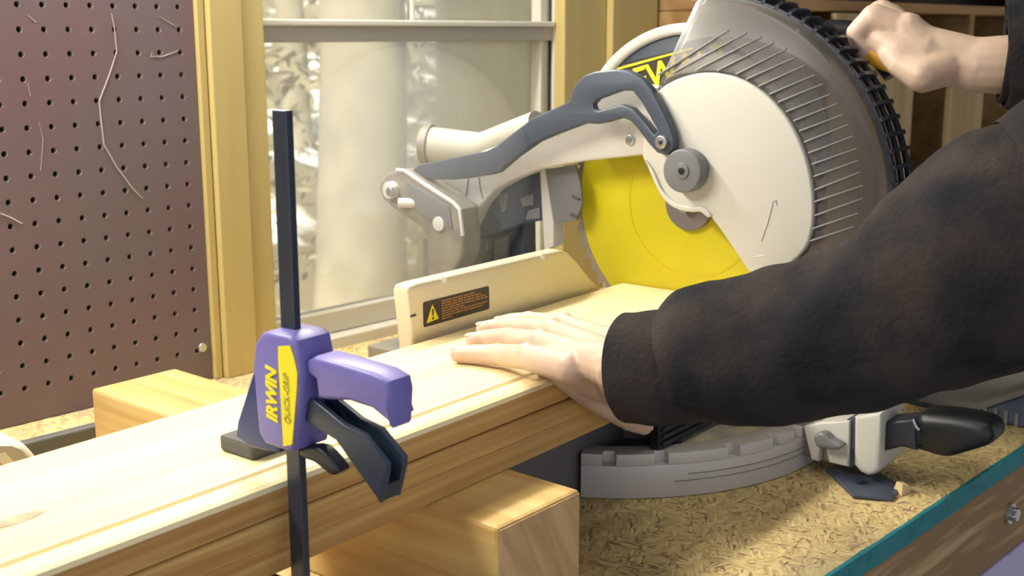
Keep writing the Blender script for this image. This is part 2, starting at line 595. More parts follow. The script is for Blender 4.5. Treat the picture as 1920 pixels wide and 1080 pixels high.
xa = [on_wall(u, 200, WY)[0] for u in (366, 382, 444, 487)]
trim('trim_1', xa, 0.9, (0.012, 0.020, 0.016))
xb = [on_wall(u, 60, WY)[0] for u in (1041, 1120, 1205)]
trim('trim_2', xb, 0.9, (0.018, 0.030))

# window
win = root('window_1', ((wx0 + wx1) / 2, WY + 0.03, wz0)); win['kind'] = 'structure'
zr0 = on_wall(740, 78, WY + 0.02)[2]; zr1 = on_wall(740, 50, WY + 0.02)[2]; zr2 = on_wall(740, 38, WY + 0.02)[2]
box('meeting_rail', M['aluminium_grey'], win, wx0 - 0.002, wx1 - 0.001, WY + 0.004, WY + 0.034, zr0, zr1, bevel=0.001)
box('rail_cap', M['aluminium_white'], win, wx0 - 0.002, wx1 - 0.001, WY - 0.002, WY + 0.04, zr1 + 0.0002, zr2, bevel=0.002)
bm = bmesh.new()
xs0 = on_wall(1000, 300, WY + 0.02)[0]
add_box(bm, xs0 + 0.006, xs0 + 0.030, WY + 0.012, WY + 0.04, wz0, 1.05)
add_box(bm, xs0, xs0 + 0.005, WY + 0.006, WY + 0.04, wz0, zr0)
add_box(bm, xs0 + 0.030, wx1 - 0.001, WY + 0.001, WY + 0.05, wz0, 1.05)
link('window_stile', from_bm(bm), M['aluminium_white'], win, bevel=0.001)
box('window_stile', M['aluminium_white'], win, wx0 - 0.004, wx0 + 0.008, WY + 0.02, WY + 0.05, wz0, 1.05, bevel=0.001)
box('window_sill', M['aluminium_white'], win, wx0, wx1, WY - 0.006, WY + 0.06, wz0 - 0.012, wz0 + 0.012, bevel=0.002)
box('sill_board', M['aluminium_white'], win, wx0, wx1, WY - 0.004, WY + 0.005, 0.001, wz0 - 0.0125, bevel=0.001)
box('bottom_rail', M['aluminium_white'], win, wx0, wx1, WY + 0.015, WY + 0.04, wz0 + 0.0125, wz0 + 0.042, bevel=0.002)
xm = on_wall(770, 15, WY + 0.03)[0]
box('muntin', M['aluminium_white'], win, xm - 0.002, xm + 0.002, WY + 0.024, WY + 0.036, zr2, 1.05, bevel=0.0005)
box('pane', M['glass'], win, wx0, xs0 + 0.006, WY + 0.026, WY + 0.028, wz0 + 0.03, zr0 + 0.003, bevel=0)
box('pane', M['glass'], win, wx0, xs0 + 0.01, WY + 0.030, WY + 0.032, zr2 - 0.002, 1.05, bevel=0)

# ------------------------------------------------------------------ outdoors behind the glass
bm = bmesh.new()
n = 60
grid = [[bm.verts.new((-2 + 24 * i / n, 1.6 + 22 * j / n, -1.1 + 0.13 * (22 * j / n) + 0.35 * noise.noise(Vector((i * 0.35, j * 0.35, 0))))) for j in range(n + 1)] for i in range(n + 1)]
for i in range(n):
    for j in range(n):
        bm.faces.new((grid[i][j], grid[i + 1][j], grid[i + 1][j + 1], grid[i][j + 1]))
struct(link('ground', from_bm(bm), M['snow_sun_patches'], smooth=180))


def tree(u, dist, r0, lab):
    b = CAM + ray(u, 300) / np.linalg.norm(ray(u, 300)) * dist
    base = np.array([b[0], b[1], -1.2])
    t = root('forest_tree', base, lab, 'tree', 'trees outside the window')
    pts = [base + np.array([0.03 * math.sin(k * 1.3 + u), 0, 6.0 * k / 8]) for k in range(9)]
    tube('trunk', M['bark'], t, pts, [r0 * (1.25 if k == 0 else 1 - 0.06 * k) for k in range(9)], 14, smooth=180)
    rnd = random.Random(u)
    bm = bmesh.new()
    for k in range(14):
        z = 1.5 + rnd.random() * 4.2
        a = rnd.random() * 6.28
        L = 0.6 + rnd.random() * 0.9
        st = Vector(base) + Vector((0, 0, z))
        e = st + Vector((math.cos(a) * L, math.sin(a) * L, -0.25 * L))
        for q in range(9):
            c = st.lerp(e, 0.3 + 0.7 * q / 8)
            w_ = 0.10 + 0.1 * rnd.random()
            dx = Vector((rnd.uniform(-1, 1), rnd.uniform(-1, 1), rnd.uniform(-0.6, 0.2))).normalized() * w_ * 2
            dy = Vector((rnd.uniform(-1, 1), rnd.uniform(-1, 1), rnd.uniform(-.3, .3))).normalized() * w_ * 0.5
            bm.faces.new([bm.verts.new(c - dy * 0.3), bm.verts.new(c + dx * 0.5 + dy), bm.verts.new(c + dx), bm.verts.new(c + dx * 0.5 - dy)])
    f = link('foliage', from_bm(bm), M['needles'], t)
    f['kind'] = 'stuff'
    return t


tree(677, 4.6, 0.185, 'broad pale tree trunk outside the window, directly left of the saw')
tree(853, 7.0, 0.125, 'tree trunk outside the window, right behind the dust pipe of the saw')
tree(553, 9.0, 0.12, 'slim tree trunk outside the window, just right of the clamp bar')
tree(990, 9.5, 0.12, 'tree trunk outside at the right edge of the window pane')
tree(925, 19.0, 0.16, 'distant tree outside between the pipe and the right edge of the pane')

bm = bmesh.new()
rnd = random.Random(11)
for k in range(1800):
    dd = rnd.uniform(4.5, 14)
    uu = rnd.uniform(430, 1040)
    ug_ = ray(uu, 300); ug_ = ug_ / np.linalg.norm(ug_)
    x, y = ug_[0] * dd, ug_[1] * dd
    z = -0.95 + 0.13 * (y - 1.6) + abs(rnd.gauss(0, 0.4)) * (1.0 if rnd.random() < 0.6 else 2.6)
    w_ = rnd.uniform(0.015, 0.05) * dd / 8
    c = Vector((x, y, z))
    dx = Vector((rnd.uniform(-1, 1), rnd.uniform(-1, 1), rnd.uniform(-.7, .7))).normalized() * w_ * 1.6
    dy = Vector((rnd.uniform(-1, 1), rnd.uniform(-1, 1), rnd.uniform(-1, 1))).normalized() * w_ * 0.7
    bm.faces.new([bm.verts.new(c - dx), bm.verts.new(c + dy), bm.verts.new(c + dx), bm.verts.new(c - dy)])
tag(link('undergrowth', from_bm(bm), M['needles']), 'leafy undergrowth between the tree trunks outside the window', 'undergrowth', kind='stuff')

# ================================================================== PEGBOARD
peg = root('pegboard', (0.55, WY - 0.004, 0.0), 'dark brown scratched perforated hardboard panel on the wall left of the window', 'pegboard')
SP = 0.0254
c0 = on_wall(36, 55, WY - 0.006); cxr = on_wall(336, 53, WY - 0.006)
SPX = (cxr[0] - c0[0]) / 7
c1 = on_wall(20, 691, WY - 0.006)
nrow = max(1, round((c0[2] - c1[2]) / SP)); SPZ = (c0[2] - c1[2]) / nrow
peg_x1 = xa[0]
bm = bmesh.new()
RH = 0.0033
yf, yb = WY - 0.006, WY - 0.0005
NS = 12
def peg_cell(x0, x1, z0, z1, hole):
    cx, cz = hole
    sq = []
    for k in range(NS):
        a = 2 * math.pi * (k + 0.5) / NS
        dx, dz = math.cos(a), math.sin(a)
        tx = ((x1 - cx) if dx > 0 else (x0 - cx)) / dx
        tz = ((z1 - cz) if dz > 0 else (z0 - cz)) / dz
        t = min(tx, tz)
        sq.append((cx + dx * t, cz + dz * t))
    # corner points get their own vertices
    outer = [bm.verts.new((q[0], yf, q[1])) for q in sq]
    inner = [bm.verts.new((cx + RH * math.cos(2 * math.pi * (k + 0.5) / NS), yf, cz + RH * math.sin(2 * math.pi * (k + 0.5) / NS))) for k in range(NS)]
    back = [bm.verts.new((v.co.x, yb, v.co.z)) for v in inner]
    for k in range(NS):
        j = (k + 1) % NS
        bm.faces.new((outer[k], outer[j], inner[j], inner[k]))
        f = bm.faces.new((inner[k], inner[j], back[j], back[k])); f.material_index = 1
    for cxn, czn in ((x0, z0), (x1, z0), (x1, z1), (x0, z1)):
        # fill the corner triangle between the two nearest outer points
        ang = math.atan2(czn - cz, cxn - cx)
        ks = sorted(range(NS), key=lambda k: abs((math.atan2(sq[k][1] - cz, sq[k][0] - cx) - ang + math.pi) % (2 * math.pi) - math.pi))[:2]
        bm.faces.new((outer[ks[0]], outer[ks[1]], bm.verts.new((cxn, yf, czn))))
cols = range(-9, 8)
xmax_cell = c0[0] + 7.5 * SPX
for r_ in range(-9, nrow + 4):
    z = c0[2] - r_ * SPZ
    if z - SPZ / 2 < 0.002: break
    for c_ in cols:
        x = c0[0] + c_ * SPX
        peg_cell(x - SPX / 2, x + SPX / 2, z - SPZ / 2, z + SPZ / 2, (x, z))
    zlast = z - SPZ / 2
ztop = c0[2] + 9.5 * SPZ
xmin_cell = c0[0] - 9.5 * SPX
def quad(a, b, c, d): bm.faces.new([bm.verts.new(q) for q in (a, b, c, d)])
quad((xmax_cell, yf, 0.001), (peg_x1, yf, 0.001), (peg_x1, yf, ztop), (xmax_cell, yf, ztop))
quad((peg_x1, yf, 0.001), (peg_x1, yb, 0.001), (peg_x1, yb, ztop), (peg_x1, yf, ztop))
quad((xmin_cell, yf, 0.001), (xmax_cell, yf, 0.001), (xmax_cell, yf, zlast), (xmin_cell, yf, zlast))
bmesh.ops.remove_doubles(bm, verts=bm.verts, dist=1e-5)
me = from_bm(bm)
for pl in me.polygons:
    if pl.normal.y > 0.5: pl.flip()
me.materials.append(M['pegboard']); me.materials.append(M['peg_hole'])
panel = link('panel', me, None, peg)


def scratch(pts, wd, y=yf):
    q = [on_wall(u, v, y - 0.0003) for u, v in pts]
    link('scratch', tube_mesh(q, [wd * (0.5 + 0.5 * math.sin(math.pi * (i + 0.3) / len(q))) for i in range(len(q))], 5), M['scratch'], peg)


scratch([(209, 25), (214, 50), (219, 97), (205, 140), (186, 190), (190, 232), (195, 272), (220, 315), (250, 355), (268, 373)], 0.0007)
scratch([(285, 98), (283, 106), (305, 106), (335, 95)], 0.0004)
scratch([(0, 400), (20, 408), (42, 420)], 0.0007)
scratch([(52, 155), (57, 180)], 0.0003)
scratch([(73, 230), (81, 262), (76, 320)], 0.0003)
scratch([(52, 28), (68, 42)], 0.0003)
scratch([(298, 30), (330, 50)], 0.0003)
q = on_wall(378, 651, yf)
cyl('washer', M['steel'], peg, q + np.array([0, -0.0035, 0]), q + np.array([0, 0.0005, 0]), 0.0055, 24, bevel=0.0008)

# grey metal channel and white box on the bench behind the planks
q0, q1 = on_wall(60, 842, 1.165), on_wall(190, 801, 1.165)
ch = box('metal_channel', M['rail_grey'], None, -0.3, 0.545, 1.050, 1.063, 0.0015, 0.0300 , bevel=0.002)
tag(ch, 'grey metal strip standing on the bench in front of the perforated panel', 'channel')

# ================================================================== CABINET on the right of the window
cx0 = xb[2] + 0.004
cab = root('open_cabinet', (2.3, 1.05, 0.02), 'open plywood cabinet with dark compartments behind the saw guard', 'cabinet')
zt = on_wall(1250, 14, 1.0)[2]
box('cabinet_top', M['cabinet'], cab, cx0, 2.82, 0.99, WY + 0.004, zt, zt + 0.018)
box('cabinet_bottom', M['cabinet'], cab, cx0, 2.82, 0.99, WY + 0.004, 0.02, 0.038)
box('cabinet_back', M['cabinet_shade'], cab, cx0, 2.82, WY - 0.004, WY + 0.004, 0.038, zt, bevel=0)
for x in (cx0, 1.95, 2.40, 2.802):
    box('cabinet_side', M['cabinet'], cab, x, x + 0.018, 0.99, WY - 0.005, 0.0385, zt - 0.0005)
for (u0, u1, y, lab, nm) in ((1548, 1700, 0.985, 'tan plywood sheet leaning in the cabinet beside the gripping hand', 'plywood_sheet'),
                             (1770, 1832, 0.95, 'narrow pale plywood offcut standing upright at the right end of the cabinet', 'plywood_offcut')):
    a = on_wall(u0, 200, y)[0]; b = on_wall(u1, 200, y)[0]
    z1_ = on_wall(u0, 24 if u0 < 1700 else 165, y)[2]
    tag(box(nm, M['panel_tan'], None, a, b, y - 0.012, y, 0.001, z1_), lab, 'panel')
a = max(on_wall(1832, 100, 0.93)[0], 2.84)
tb = root('tool_case', (a + 0.3, 0.98, 0.0), 'dark upright tool case standing at the far right end of the bench', 'case')
box('case_body', M['bolt_dark'], tb, a + 0.02, a + 0.75, 0.94, 1.1, 0.001, 0.75, bevel=0.01)
for z in (0.33, 0.36, 0.39):
    box('case_slat', M['black'], tb, a + 0.05, a + 0.7, 0.93, 0.941, z, z + 0.012)

# ================================================================== WORKBENCH
BY = 0.397
wb = root('workbench', (0.8, 0.8, -0.9), 'workbench with a strand board top, teal front edge and wooden apron', 'workbench')
box('bench_top', M['osb'], wb, -0.6, 3.3, BY + 0.0016, WY - 0.0, -0.018, 0.0, bevel=0)
bm = bmesh.new()
nseg = 160
vv = []
for i in range(nseg + 1):
    x = -0.6 + 3.9 * i / nseg
    jag = 0.0012 * noise.noise(Vector((x * 60, 0, 0)))
    vv.append([bm.verts.new((x, BY + y_ , z_ + (jag if k in (0, 3) else 0))) for k, (y_, z_) in enumerate(((0, -0.018), (0, 0.0006), (0.0035 + jag * 1.5, 0.0008), (0.0016, -0.018)))])
for i in range(nseg):
    for k in range(4):
        bm.faces.new((vv[i][k], vv[i + 1][k], vv[i + 1][(k + 1) % 4], vv[i][(k + 1) % 4]))
link('edge_paint', from_bm(bm), M['teal'], wb)
box('apron', M['apron'], wb, -0.6, 3.3, BY + 0.001, BY + 0.039, -0.107, -0.0182, bevel=0.002)
zl = -0.107
box('lower_rail', M['lavender'], wb, -0.6, 3.3, BY - 0.001, BY + 0.018, zl - 0.06, zl - 0.0005, bevel=0.002)
q = on_wall(1893, 962, BY)
cyl('bolt', M['steel'], wb, q + np.array([0, -0.0085, 0]), q + np.array([0, 0.002, 0]), 0.0075, 6, bevel=0.001)
cyl('bolt_washer', M['steel'], wb, q + np.array([0, -0.0025, 0]), q + np.array([0, 0.002, 0]), 0.0105, 24)
for x in (-0.5, 1.4, 3.2):
    for y in (0.44, 1.14):
        box('bench_leg', M['apron'], wb, x, x + 0.089, y, y + 0.05, -0.9, -0.02)
box('shelf_board', M['osb'], wb, -0.5, 3.2, 0.46, 1.14, -0.62, -0.60)

# small chips and sawdust scattered over the bench
bm = bmesh.new()
rnd = random.Random(3)
for k in range(2600):
    if k < 1900:
        x = rnd.uniform(0.68, 1.35); y = rnd.uniform(0.41, 0.66)
    else:
        x = rnd.uniform(0.1, 1.6); y = rnd.uniform(0.41, 1.15)
    dc_ = np.array((x, y, 0)) - W(1.03, 0.685, 0)
    if math.hypot(dc_[0], dc_[1]) < 0.243 or (y > 0.575 and x > 0.67): continue
    L = rnd.uniform(0.0006, 0.0030); w_ = rnd.uniform(0.0003, 0.0007); a = rnd.uniform(0, 6.28)
    z0 = 0.0002 + rnd.random() * 0.0006
    ca, sa = math.cos(a), math.sin(a)
    tilt = rnd.uniform(0, 0.0012)
    v = [bm.verts.new((x + ca * l - sa * t, y + sa * l + ca * t, z0 + (tilt if l > 0 else 0))) for l, t in ((-L, -w_), (L, -w_), (L, w_), (-L, w_))]
    bm.faces.new(v)
sd = link('sawdust', from_bm(bm), M['chip'])
tag(sd, 'loose sawdust and small shavings scattered over the strand board bench top', 'sawdust', kind='stuff')
q = on_z(1690, 916, 0.004)
bm = bmesh.new()
hexa(bm, [q + np.array(k) for k in ((-.007, -.004, -.0038), (.006, -.006, -.0038), (.008, .004, -.0038), (-.005, .006, -.0038), (-.005, -.003, .006), (.003, -.005, .004), (.005, .002, .005), (-.004, .003, .007))])
tag(link('wood_chip', from_bm(bm), M['chip']), 'small pale chunk of wood on the bench beside the saw foot', 'wood chip')

# ================================================================== 4x4 TIMBER and the two PLANKS
TA = math.radians(-87.18)
TD = np.array([math.cos(TA), math.sin(TA), 0]); TN = np.array([-TD[1], TD[0], 0])   # TD towards the camera side, TN to the right
te = on_z(935, 990, 0.089)
tm = root('timber_block', te * np.array([1, 1, 0]), 'thick square fir timber lying across the bench under the planks', 'timber')
bm = bmesh.new()
L = 0.485
def tp(l, n_, z): return te * np.array([1, 1, 0]) - TD * l + TN * n_ + ZV * z
hexa(bm, [tp(0.0006, 0, 0), tp(0.0006, 0.089, 0), tp(L, 0.089, 0), tp(L, 0, 0), tp(0.0006, 0, 0.0885), tp(0.0006, 0.089, 0.0885), tp(L, 0.089, 0.0885), tp(L, 0, 0.0885)])
link('timber', from_bm(bm), M['timber'], tm, bevel=0.003)
bm = bmesh.new()
hexa(bm, [tp(0, .002, 0.001), tp(0, .087, 0.001), tp(0.0012, .087, .001), tp(0.0012, .002, .001), tp(0, .002, .0865), tp(0, .087, .0865), tp(.0012, .087, .0865), tp(.0012, .002, .0865)])
link('end_grain', from_bm(bm), M['timber_end'], tm)

PF, PB = 0.5155, 0.6680
S_END = 1.0365


def plank(name, prof, s0, s1, m_top, m_front, lab):
    """board with a moulded cross-section (p, z)"""
    bm = bmesh.new()
    ns = 2
    rings = [[bm.verts.new(Vector(W(s, p_, z_))) for p_, z_ in prof] for s in (s0, s1)]
    k = len(prof)
    for i in range(k):
        bm.faces.new((rings[0][i], rings[0][(i + 1) % k], rings[1][(i + 1) % k], rings[1][i]))
    bm.faces.new(rings[0]); bm.faces.new(rings[1])
    me = from_bm(bm)
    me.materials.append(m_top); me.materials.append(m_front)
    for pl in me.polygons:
        if pl.normal.z < 0.35: pl.material_index = 1  # faces not turned upward take the shaded wood colour
    rt = root(name, W((s0 + s1) / 2, (PF + PB) / 2, prof[0][1]), lab, 'plank')
    link('board', me, None, rt, bevel=0.0006)
    return rt


ZT = 0.1465
top_prof = [(PF, 0.1262), (PB, 0.1262), (PB, ZT), (PF + 0.0235, ZT), (PF + 0.0215, ZT - 0.0022), (PF + 0.0195, ZT - 0.0022), (PF + 0.0180, ZT - 0.0004),
            (PF + 0.0045, ZT - 0.0004), (PF + 0.0015, ZT - 0.0018), (PF, ZT - 0.0045)]
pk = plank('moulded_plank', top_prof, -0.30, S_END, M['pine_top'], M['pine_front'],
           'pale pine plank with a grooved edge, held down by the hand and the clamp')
q = on_z(28, 976, ZT)
bm = bmesh.new()
ks = []
for k in range(24):
    a = 2 * math.pi * k / 24
    ks.append(bm.verts.new(Vector(q + D * math.cos(a) * 0.0175 + P * math.sin(a) * 0.0052 + ZV * 0.0003)))
bm.faces.new(ks)
link('knot', from_bm(bm), M['knot'], pk)
low_prof = [(PF + 0.003, 0.0887), (PB, 0.0887), (PB, 0.1245), (PF + 0.002, 0.1245), (PF + 0.0005, 0.123), (PF + 0.0005, 0.1085), (PF + 0.003, 0.1065)]
plank('lower_plank', low_prof, -0.30, S_END - 0.002, M['pine_front'], M['pine_front'],
      'amber-shaded pine plank lying underneath the grooved plank, on the timber')

# ================================================================== MITER SAW
saw = root('miter_saw', W(1.03, 0.685, 0.0), 'miter saw with a yellow blade, smoky ribbed guard and aluminium fence', 'miter saw')
SC_ = (1.03, 0.685)                         # turning centre (s, p)


def plate_z(name, m, parent, pts, z0, z1, holes=(), bevel=0.0012):
    """outline in the saw's floor axes (s, p)"""
    return link(name, plate_mesh(pts, holes, D, P, ZV, (0, 0, 0), z0, z1, bevel), m, parent, smooth=40)


# base casting, table, scale arc with its notches
bs = boxs('base', M['base_shade_grey'], saw, 0.690, 1.37, 0.575, 0.775, 0.0005, 0.084, bevel=0.004)
plate_z('turntable', M['casting_dark'], saw, circle(SC_, 0.172, 64), 0.020, 0.0872)
boxs('table_insert', M['black'], saw, 1.0385, 1.0455, 0.53, 0.80, 0.0873, 0.0882, bevel=0)
boxs('vent_panel', M['black'], saw, 0.868, 1.0, 0.519, 0.528, 0.042, 0.0865, bevel=0.001)
for k in range(6):
    boxs('vent_slat', M['dark'], saw, 0.872, 0.996, 0.5165, 0.519, 0.046 + k * 0.0065, 0.049 + k * 0.0065, bevel=0)
A0, A1 = math.radians(209), math.radians(331)
arc = circle(SC_, 0.238, 72, A0, A1) + circle(SC_, 0.150, 40, A1, A0)
plate_z('scale_arc', M['casting'], saw, arc, 0.0005, 0.0310, bevel=0.001)
top = []
notch = [math.radians(a) for a in (215, 226, 243, 255.5, 263, 284, 297, 314, 325)]
for i in range(361):
    a = A0 + (A1 - A0) * i / 360
    r_ = 0.2378
    for nt_ in notch:
        if abs(a - nt_) < math.radians(1.35): r_ = 0.2285
    top.append((SC_[0] + r_ * math.cos(a), SC_[1] + r_ * math.sin(a)))
top += circle(SC_, 0.215, 60, A1, A0)
plate_z('arc_floor', M['slate'], saw, circle(SC_, 0.2150, 60, A0 + 0.01, A1 - 0.01) + circle(SC_, 0.10, 40, A1 - 0.01, A0 + 0.01), 0.0311, 0.0335, bevel=0.0005)
plate_z('detent_rim', M['casting'], saw, top, 0.0311, 0.0415, bevel=0.0004)
dust = circle(SC_, 0.2148, 60, A0 + 0.30, A1 - 0.12) + circle(SC_, 0.166, 40, A1 - 0.12, A0 + 0.44)
plate_z('dusty_ledge', M['sawdust'], saw, dust, 0.0332, 0.0385, bevel=0.0005)
# raised line cast into the face of the arc
for zz, a0_, a1_ in ((0.0215, 232, 300), (0.0155, 229, 300)):
    pts_ = [W(SC_[0] + 0.2382 * math.cos(math.radians(a)), SC_[1] + 0.2382 * math.sin(math.radians(a)), zz) for a in range(a0_, a1_, 2)]
    tube('cast_line', M['casting_dark'], saw, pts_, 0.0005, 6)
q = on_z(1267, 828, 0.04)
cyl('table_screw', M['dark'], saw, q - ZV * 0.004, q + ZV * 0.004, 0.0055, 16)
# foot plate with screw
ft = [(1548, 880), (1600, 930), (1672, 936), (1690, 912), (1640, 880), (1600, 868)]
fp = [on_z(u, v, 0.003) for u, v in ft]
plate_z('foot', M['slate'], saw, [(float(a @ D), float(a @ P)) for a in fp], 0.0005, 0.004)
q = on_z(1612, 906, 0.004)
cyl('foot_screw', M['dark'], saw, q, q + ZV * 0.004, 0.004, 12)

# fence (runs parallel to the planks) and its caution label
FP = 0.676
def fsz(u, v, p=FP):
    a = on_p(u, v, p)
    return (float(a @ D), float(a[2]))
fo = [fsz(775, 650), fsz(764, 548), fsz(768, 538), fsz(782, 532), fsz(1052, 469), fsz(1066, 474), fsz(1082, 490), fsz(1110, 525), fsz(1140, 556)]
fo = [fo[0]] + fo[1:] + [(fo[-1][0] + 0.004, 0.093), (fo[0][0], 0.093)]
fe = link('fence', plate_mesh(fo, (), D, ZV, -P, (0, 0, 0), -FP - 0.018, -FP, 0.003), M['fence'], saw, smooth=40)
# right half of the fence beyond the blade
fr = [(1.075, 0.093), (1.075, 0.150), (1.11, 0.172), (1.34, 0.172), (1.34, 0.093)]
link('fence', plate_mesh(fr, (), D, ZV, -P, (0, 0, 0), -FP - 0.018, -FP, 0.003), M['fence'], saw, smooth=40)
for u, v in ((832, 522), (1017, 478)):
    a = on_p(u, v, FP)
    tube('fence_lug', M['casting'], saw, [a + ZV * 0.002 - P * 0.0012, a - ZV * 0.004 - P * 0.0012], [0.0035, 0.0018], 12)
lab = [fsz(793, 567), fsz(916, 536), fsz(917, 579), fsz(794, 614)]
def rrect(c, r=0.16, n=5):
    out = []
    c = [np.array(q) for q in c]
    for i in range(4):
        a, b, d_ = c[i - 1], c[i], c[(i + 1) % 4]
        ra = (a - b) / np.linalg.norm(a - b); rb = (d_ - b) / np.linalg.norm(d_ - b)
        R = r * min(np.linalg.norm(a - b), np.linalg.norm(d_ - b))
        for k in range(n + 1):
            t = k / n
            out.append(tuple((1 - t) ** 2 * (b + ra * R) + 2 * t * (1 - t) * b + t * t * (b + rb * R)))
    return out
lo = link('caution_label', plate_mesh(rrect(lab, 0.1), (), D, ZV, -P, (0, 0, 0), -FP, -FP + 0.0006, 0.0), M['label_dark'], fe)
def fq(a, b):                                # point inside the label, a to the right, b down
    q0_, q1_, q2_, q3_ = [np.array(q) for q in lab]
    return tuple((q0_ * (1 - a) + q1_ * a) * (1 - b) + (q3_ * (1 - a) + q2_ * a) * b)
link('caution_triangle', plate_mesh([fq(.035, .86), fq(.125, .16), (fq(.215, .80))], (), D, ZV, -P, (0, 0, 0), -FP + 0.0006, -FP + 0.0009, 0.0), M['yellow'], fe)
link('caution_mark', plate_mesh([fq(.115, .36), fq(.140, .35), fq(.133, .62), fq(.122, .62)], (), D, ZV, -P, (0, 0, 0), -FP + 0.0009, -FP + 0.0012, 0.0), M['label_dark'], fe)
link('caution_mark', plate_mesh([fq(.117, .68), fq(.137, .67), fq(.137, .76), fq(.117, .77)], (), D, ZV, -P, (0, 0, 0), -FP + 0.0009, -FP + 0.0012, 0.0), M['label_dark'], fe)
bm = bmesh.new()
rnd = random.Random(5)
for i, wline in enumerate((0.78, 0.86, 0.95, 0.97, 0.60, 0.96, 0.90, 0.42)):
    b0 = 0.10 + i * 0.103
    x = 0.26
    while x < wline:
        e = min(wline, x + rnd.uniform(0.03, 0.085))
        v = []
        for (a, b) in ((x, b0), (e, b0), (e, b0 + 0.052), (x, b0 + 0.052)):
            s_, z_ = fq(a, b)
            v.append(bm.verts.new(Vector(W(s_, FP - 0.0009, z_))))
        bm.faces.new(v)
        x = e + 0.012
o = link('caution_lettering', from_bm(bm), M['label_text'], fe); o['kind'] = 'stuff'
a_ = on_p(775, 592, FP - 0.0004)
place_text('fence_mark', M['label_dark'], fe, 'NVG', 0.0035, a_, D, ZV)

# blade
BC = (0.591, 0.236)
BS = 1.0385
plate_pz('blade', M['blade'], saw, circle(BC, 0.1335, 96), BS, BS + 0.0022, [circle(BC, 0.008, 20)], bevel=0.0002)
teeth = []
NT = 60
for k in range(NT):
    a = 2 * math.pi * k / NT
    for da, r_ in ((0.0, 0.1375), (0.012, 0.1432), (0.040, 0.1428), (0.062, 0.1408), (0.090, 0.1380)):
        teeth.append((BC[0] + r_ * math.cos(a + da), BC[1] + r_ * math.sin(a + da)))
plate_pz('tooth_rim', M['tooth'], saw, teeth, BS - 0.0002, BS + 0.0024, [circle(BC, 0.1335, 96)], bevel=0.0)
plate_pz('blade_ring', M['blade_ring'], saw, circle(BC, 0.0745, 72), BS - 0.0005, BS + 0.0003, [circle(BC, 0.0715, 72)], bevel=0.0)
plate_pz('arbor_washer', M['washer'], saw, circle(BC, 0.0262, 48), BS - 0.006, BS - 0.0001, bevel=0.001)
cyl('arbor', M['steel'], saw, W(BS - 0.016, *BC), W(BS + 0.09, *BC), 0.007, 16)

# upper guard: light rim and slate face, with the maker's strip on it
UG = (0.590, 0.283)
plate_pz('upper_guard', M['slate'], saw, circle(UG, 0.1195, 80, math.radians(14), math.radians(208)), 1.0225, 1.0345, bevel=0.001)
rim = circle(UG, 0.1285, 96, math.radians(12), math.radians(212)) + circle(UG, 0.1175, 96, math.radians(212), math.radians(12))
plate_pz('upper_guard_rim', M['cover'], saw, rim, 1.018, 1.074, bevel=0.003)
plate_pz('upper_guard_back', M['slate'], saw, circle(UG, 0.119, 80, math.radians(14), math.radians(208)), 1.060, 1.072, bevel=0.001)
st = [(1168, 118), (1300, 87), (1310, 92), (1238, 168), (1205, 160)]
strip = plate_s('name_strip', M['label_dark'], saw, st, 1.0215, 1.0224, bevel=0)
lw = [(1156, 127), (1300, 88), (1300, 92), (1156, 132)]
plate_s('strip_line', M['yellow'], saw, lw, 1.0210, 1.0215, bevel=0)
o1 = on_s(1256, 136, 1.0208)
ex = on_s(1262, 120, 1.0208) - on_s(1222, 132, 1.0208); ex /= np.linalg.norm(ex)
ey = np.cross(D, ex) ; ey = ey if ey[2] > 0 else -ey
place_text('name_lettering', M['yellow'], saw, 'DEWALT', 0.035, o1, ex, ey, 0.0, 0.0006, 0.95)

# lower guard: smoky cone between the cover and a toothed outer ring
GI = ((0.548, 0.255), 0.1085, 0.990)
GO = ((0.588, 0.239), 0.1985, 1.047)


def gs(t):
    return GI[2] + (GO[2] - GI[2]) * max(t, 0.0) ** 2.2


def gpt(t, ai, ao=None):
    """point on the guard cone; t = 0 at the cover, 1 at the ring; angles measured from the right (front) side"""
    ao = ai if ao is None else ao
    a = math.radians(ai * (1 - t) + ao * t)
    r_ = GI[1] * (1 - t) + GO[1] * t
    c = np.array(GI[0]) * (1 - t) + np.array(GO[0]) * t
    s_ = gs(t)
    return W(s_, c[0] - r_ * math.cos(a), c[1] + r_ * math.sin(a))




def cone_ta(u, v):
    """place on the cone (t, angle) seen along the line of sight u, v"""
    lo, hi = 0.0, 1.0
    for _ in range(30):
        t = (lo + hi) / 2
        a = on_s(u, v, gs(t))
        c = np.array(GI[0]) * (1 - t) + np.array(GO[0]) * t
        if math.hypot(a @ P - c[0], a[2] - c[1]) > GI[1] * (1 - t) + GO[1] * t: lo = t
        else: hi = t
    return t, math.degrees(math.atan2(a[2] - c[1], c[0] - a @ P))


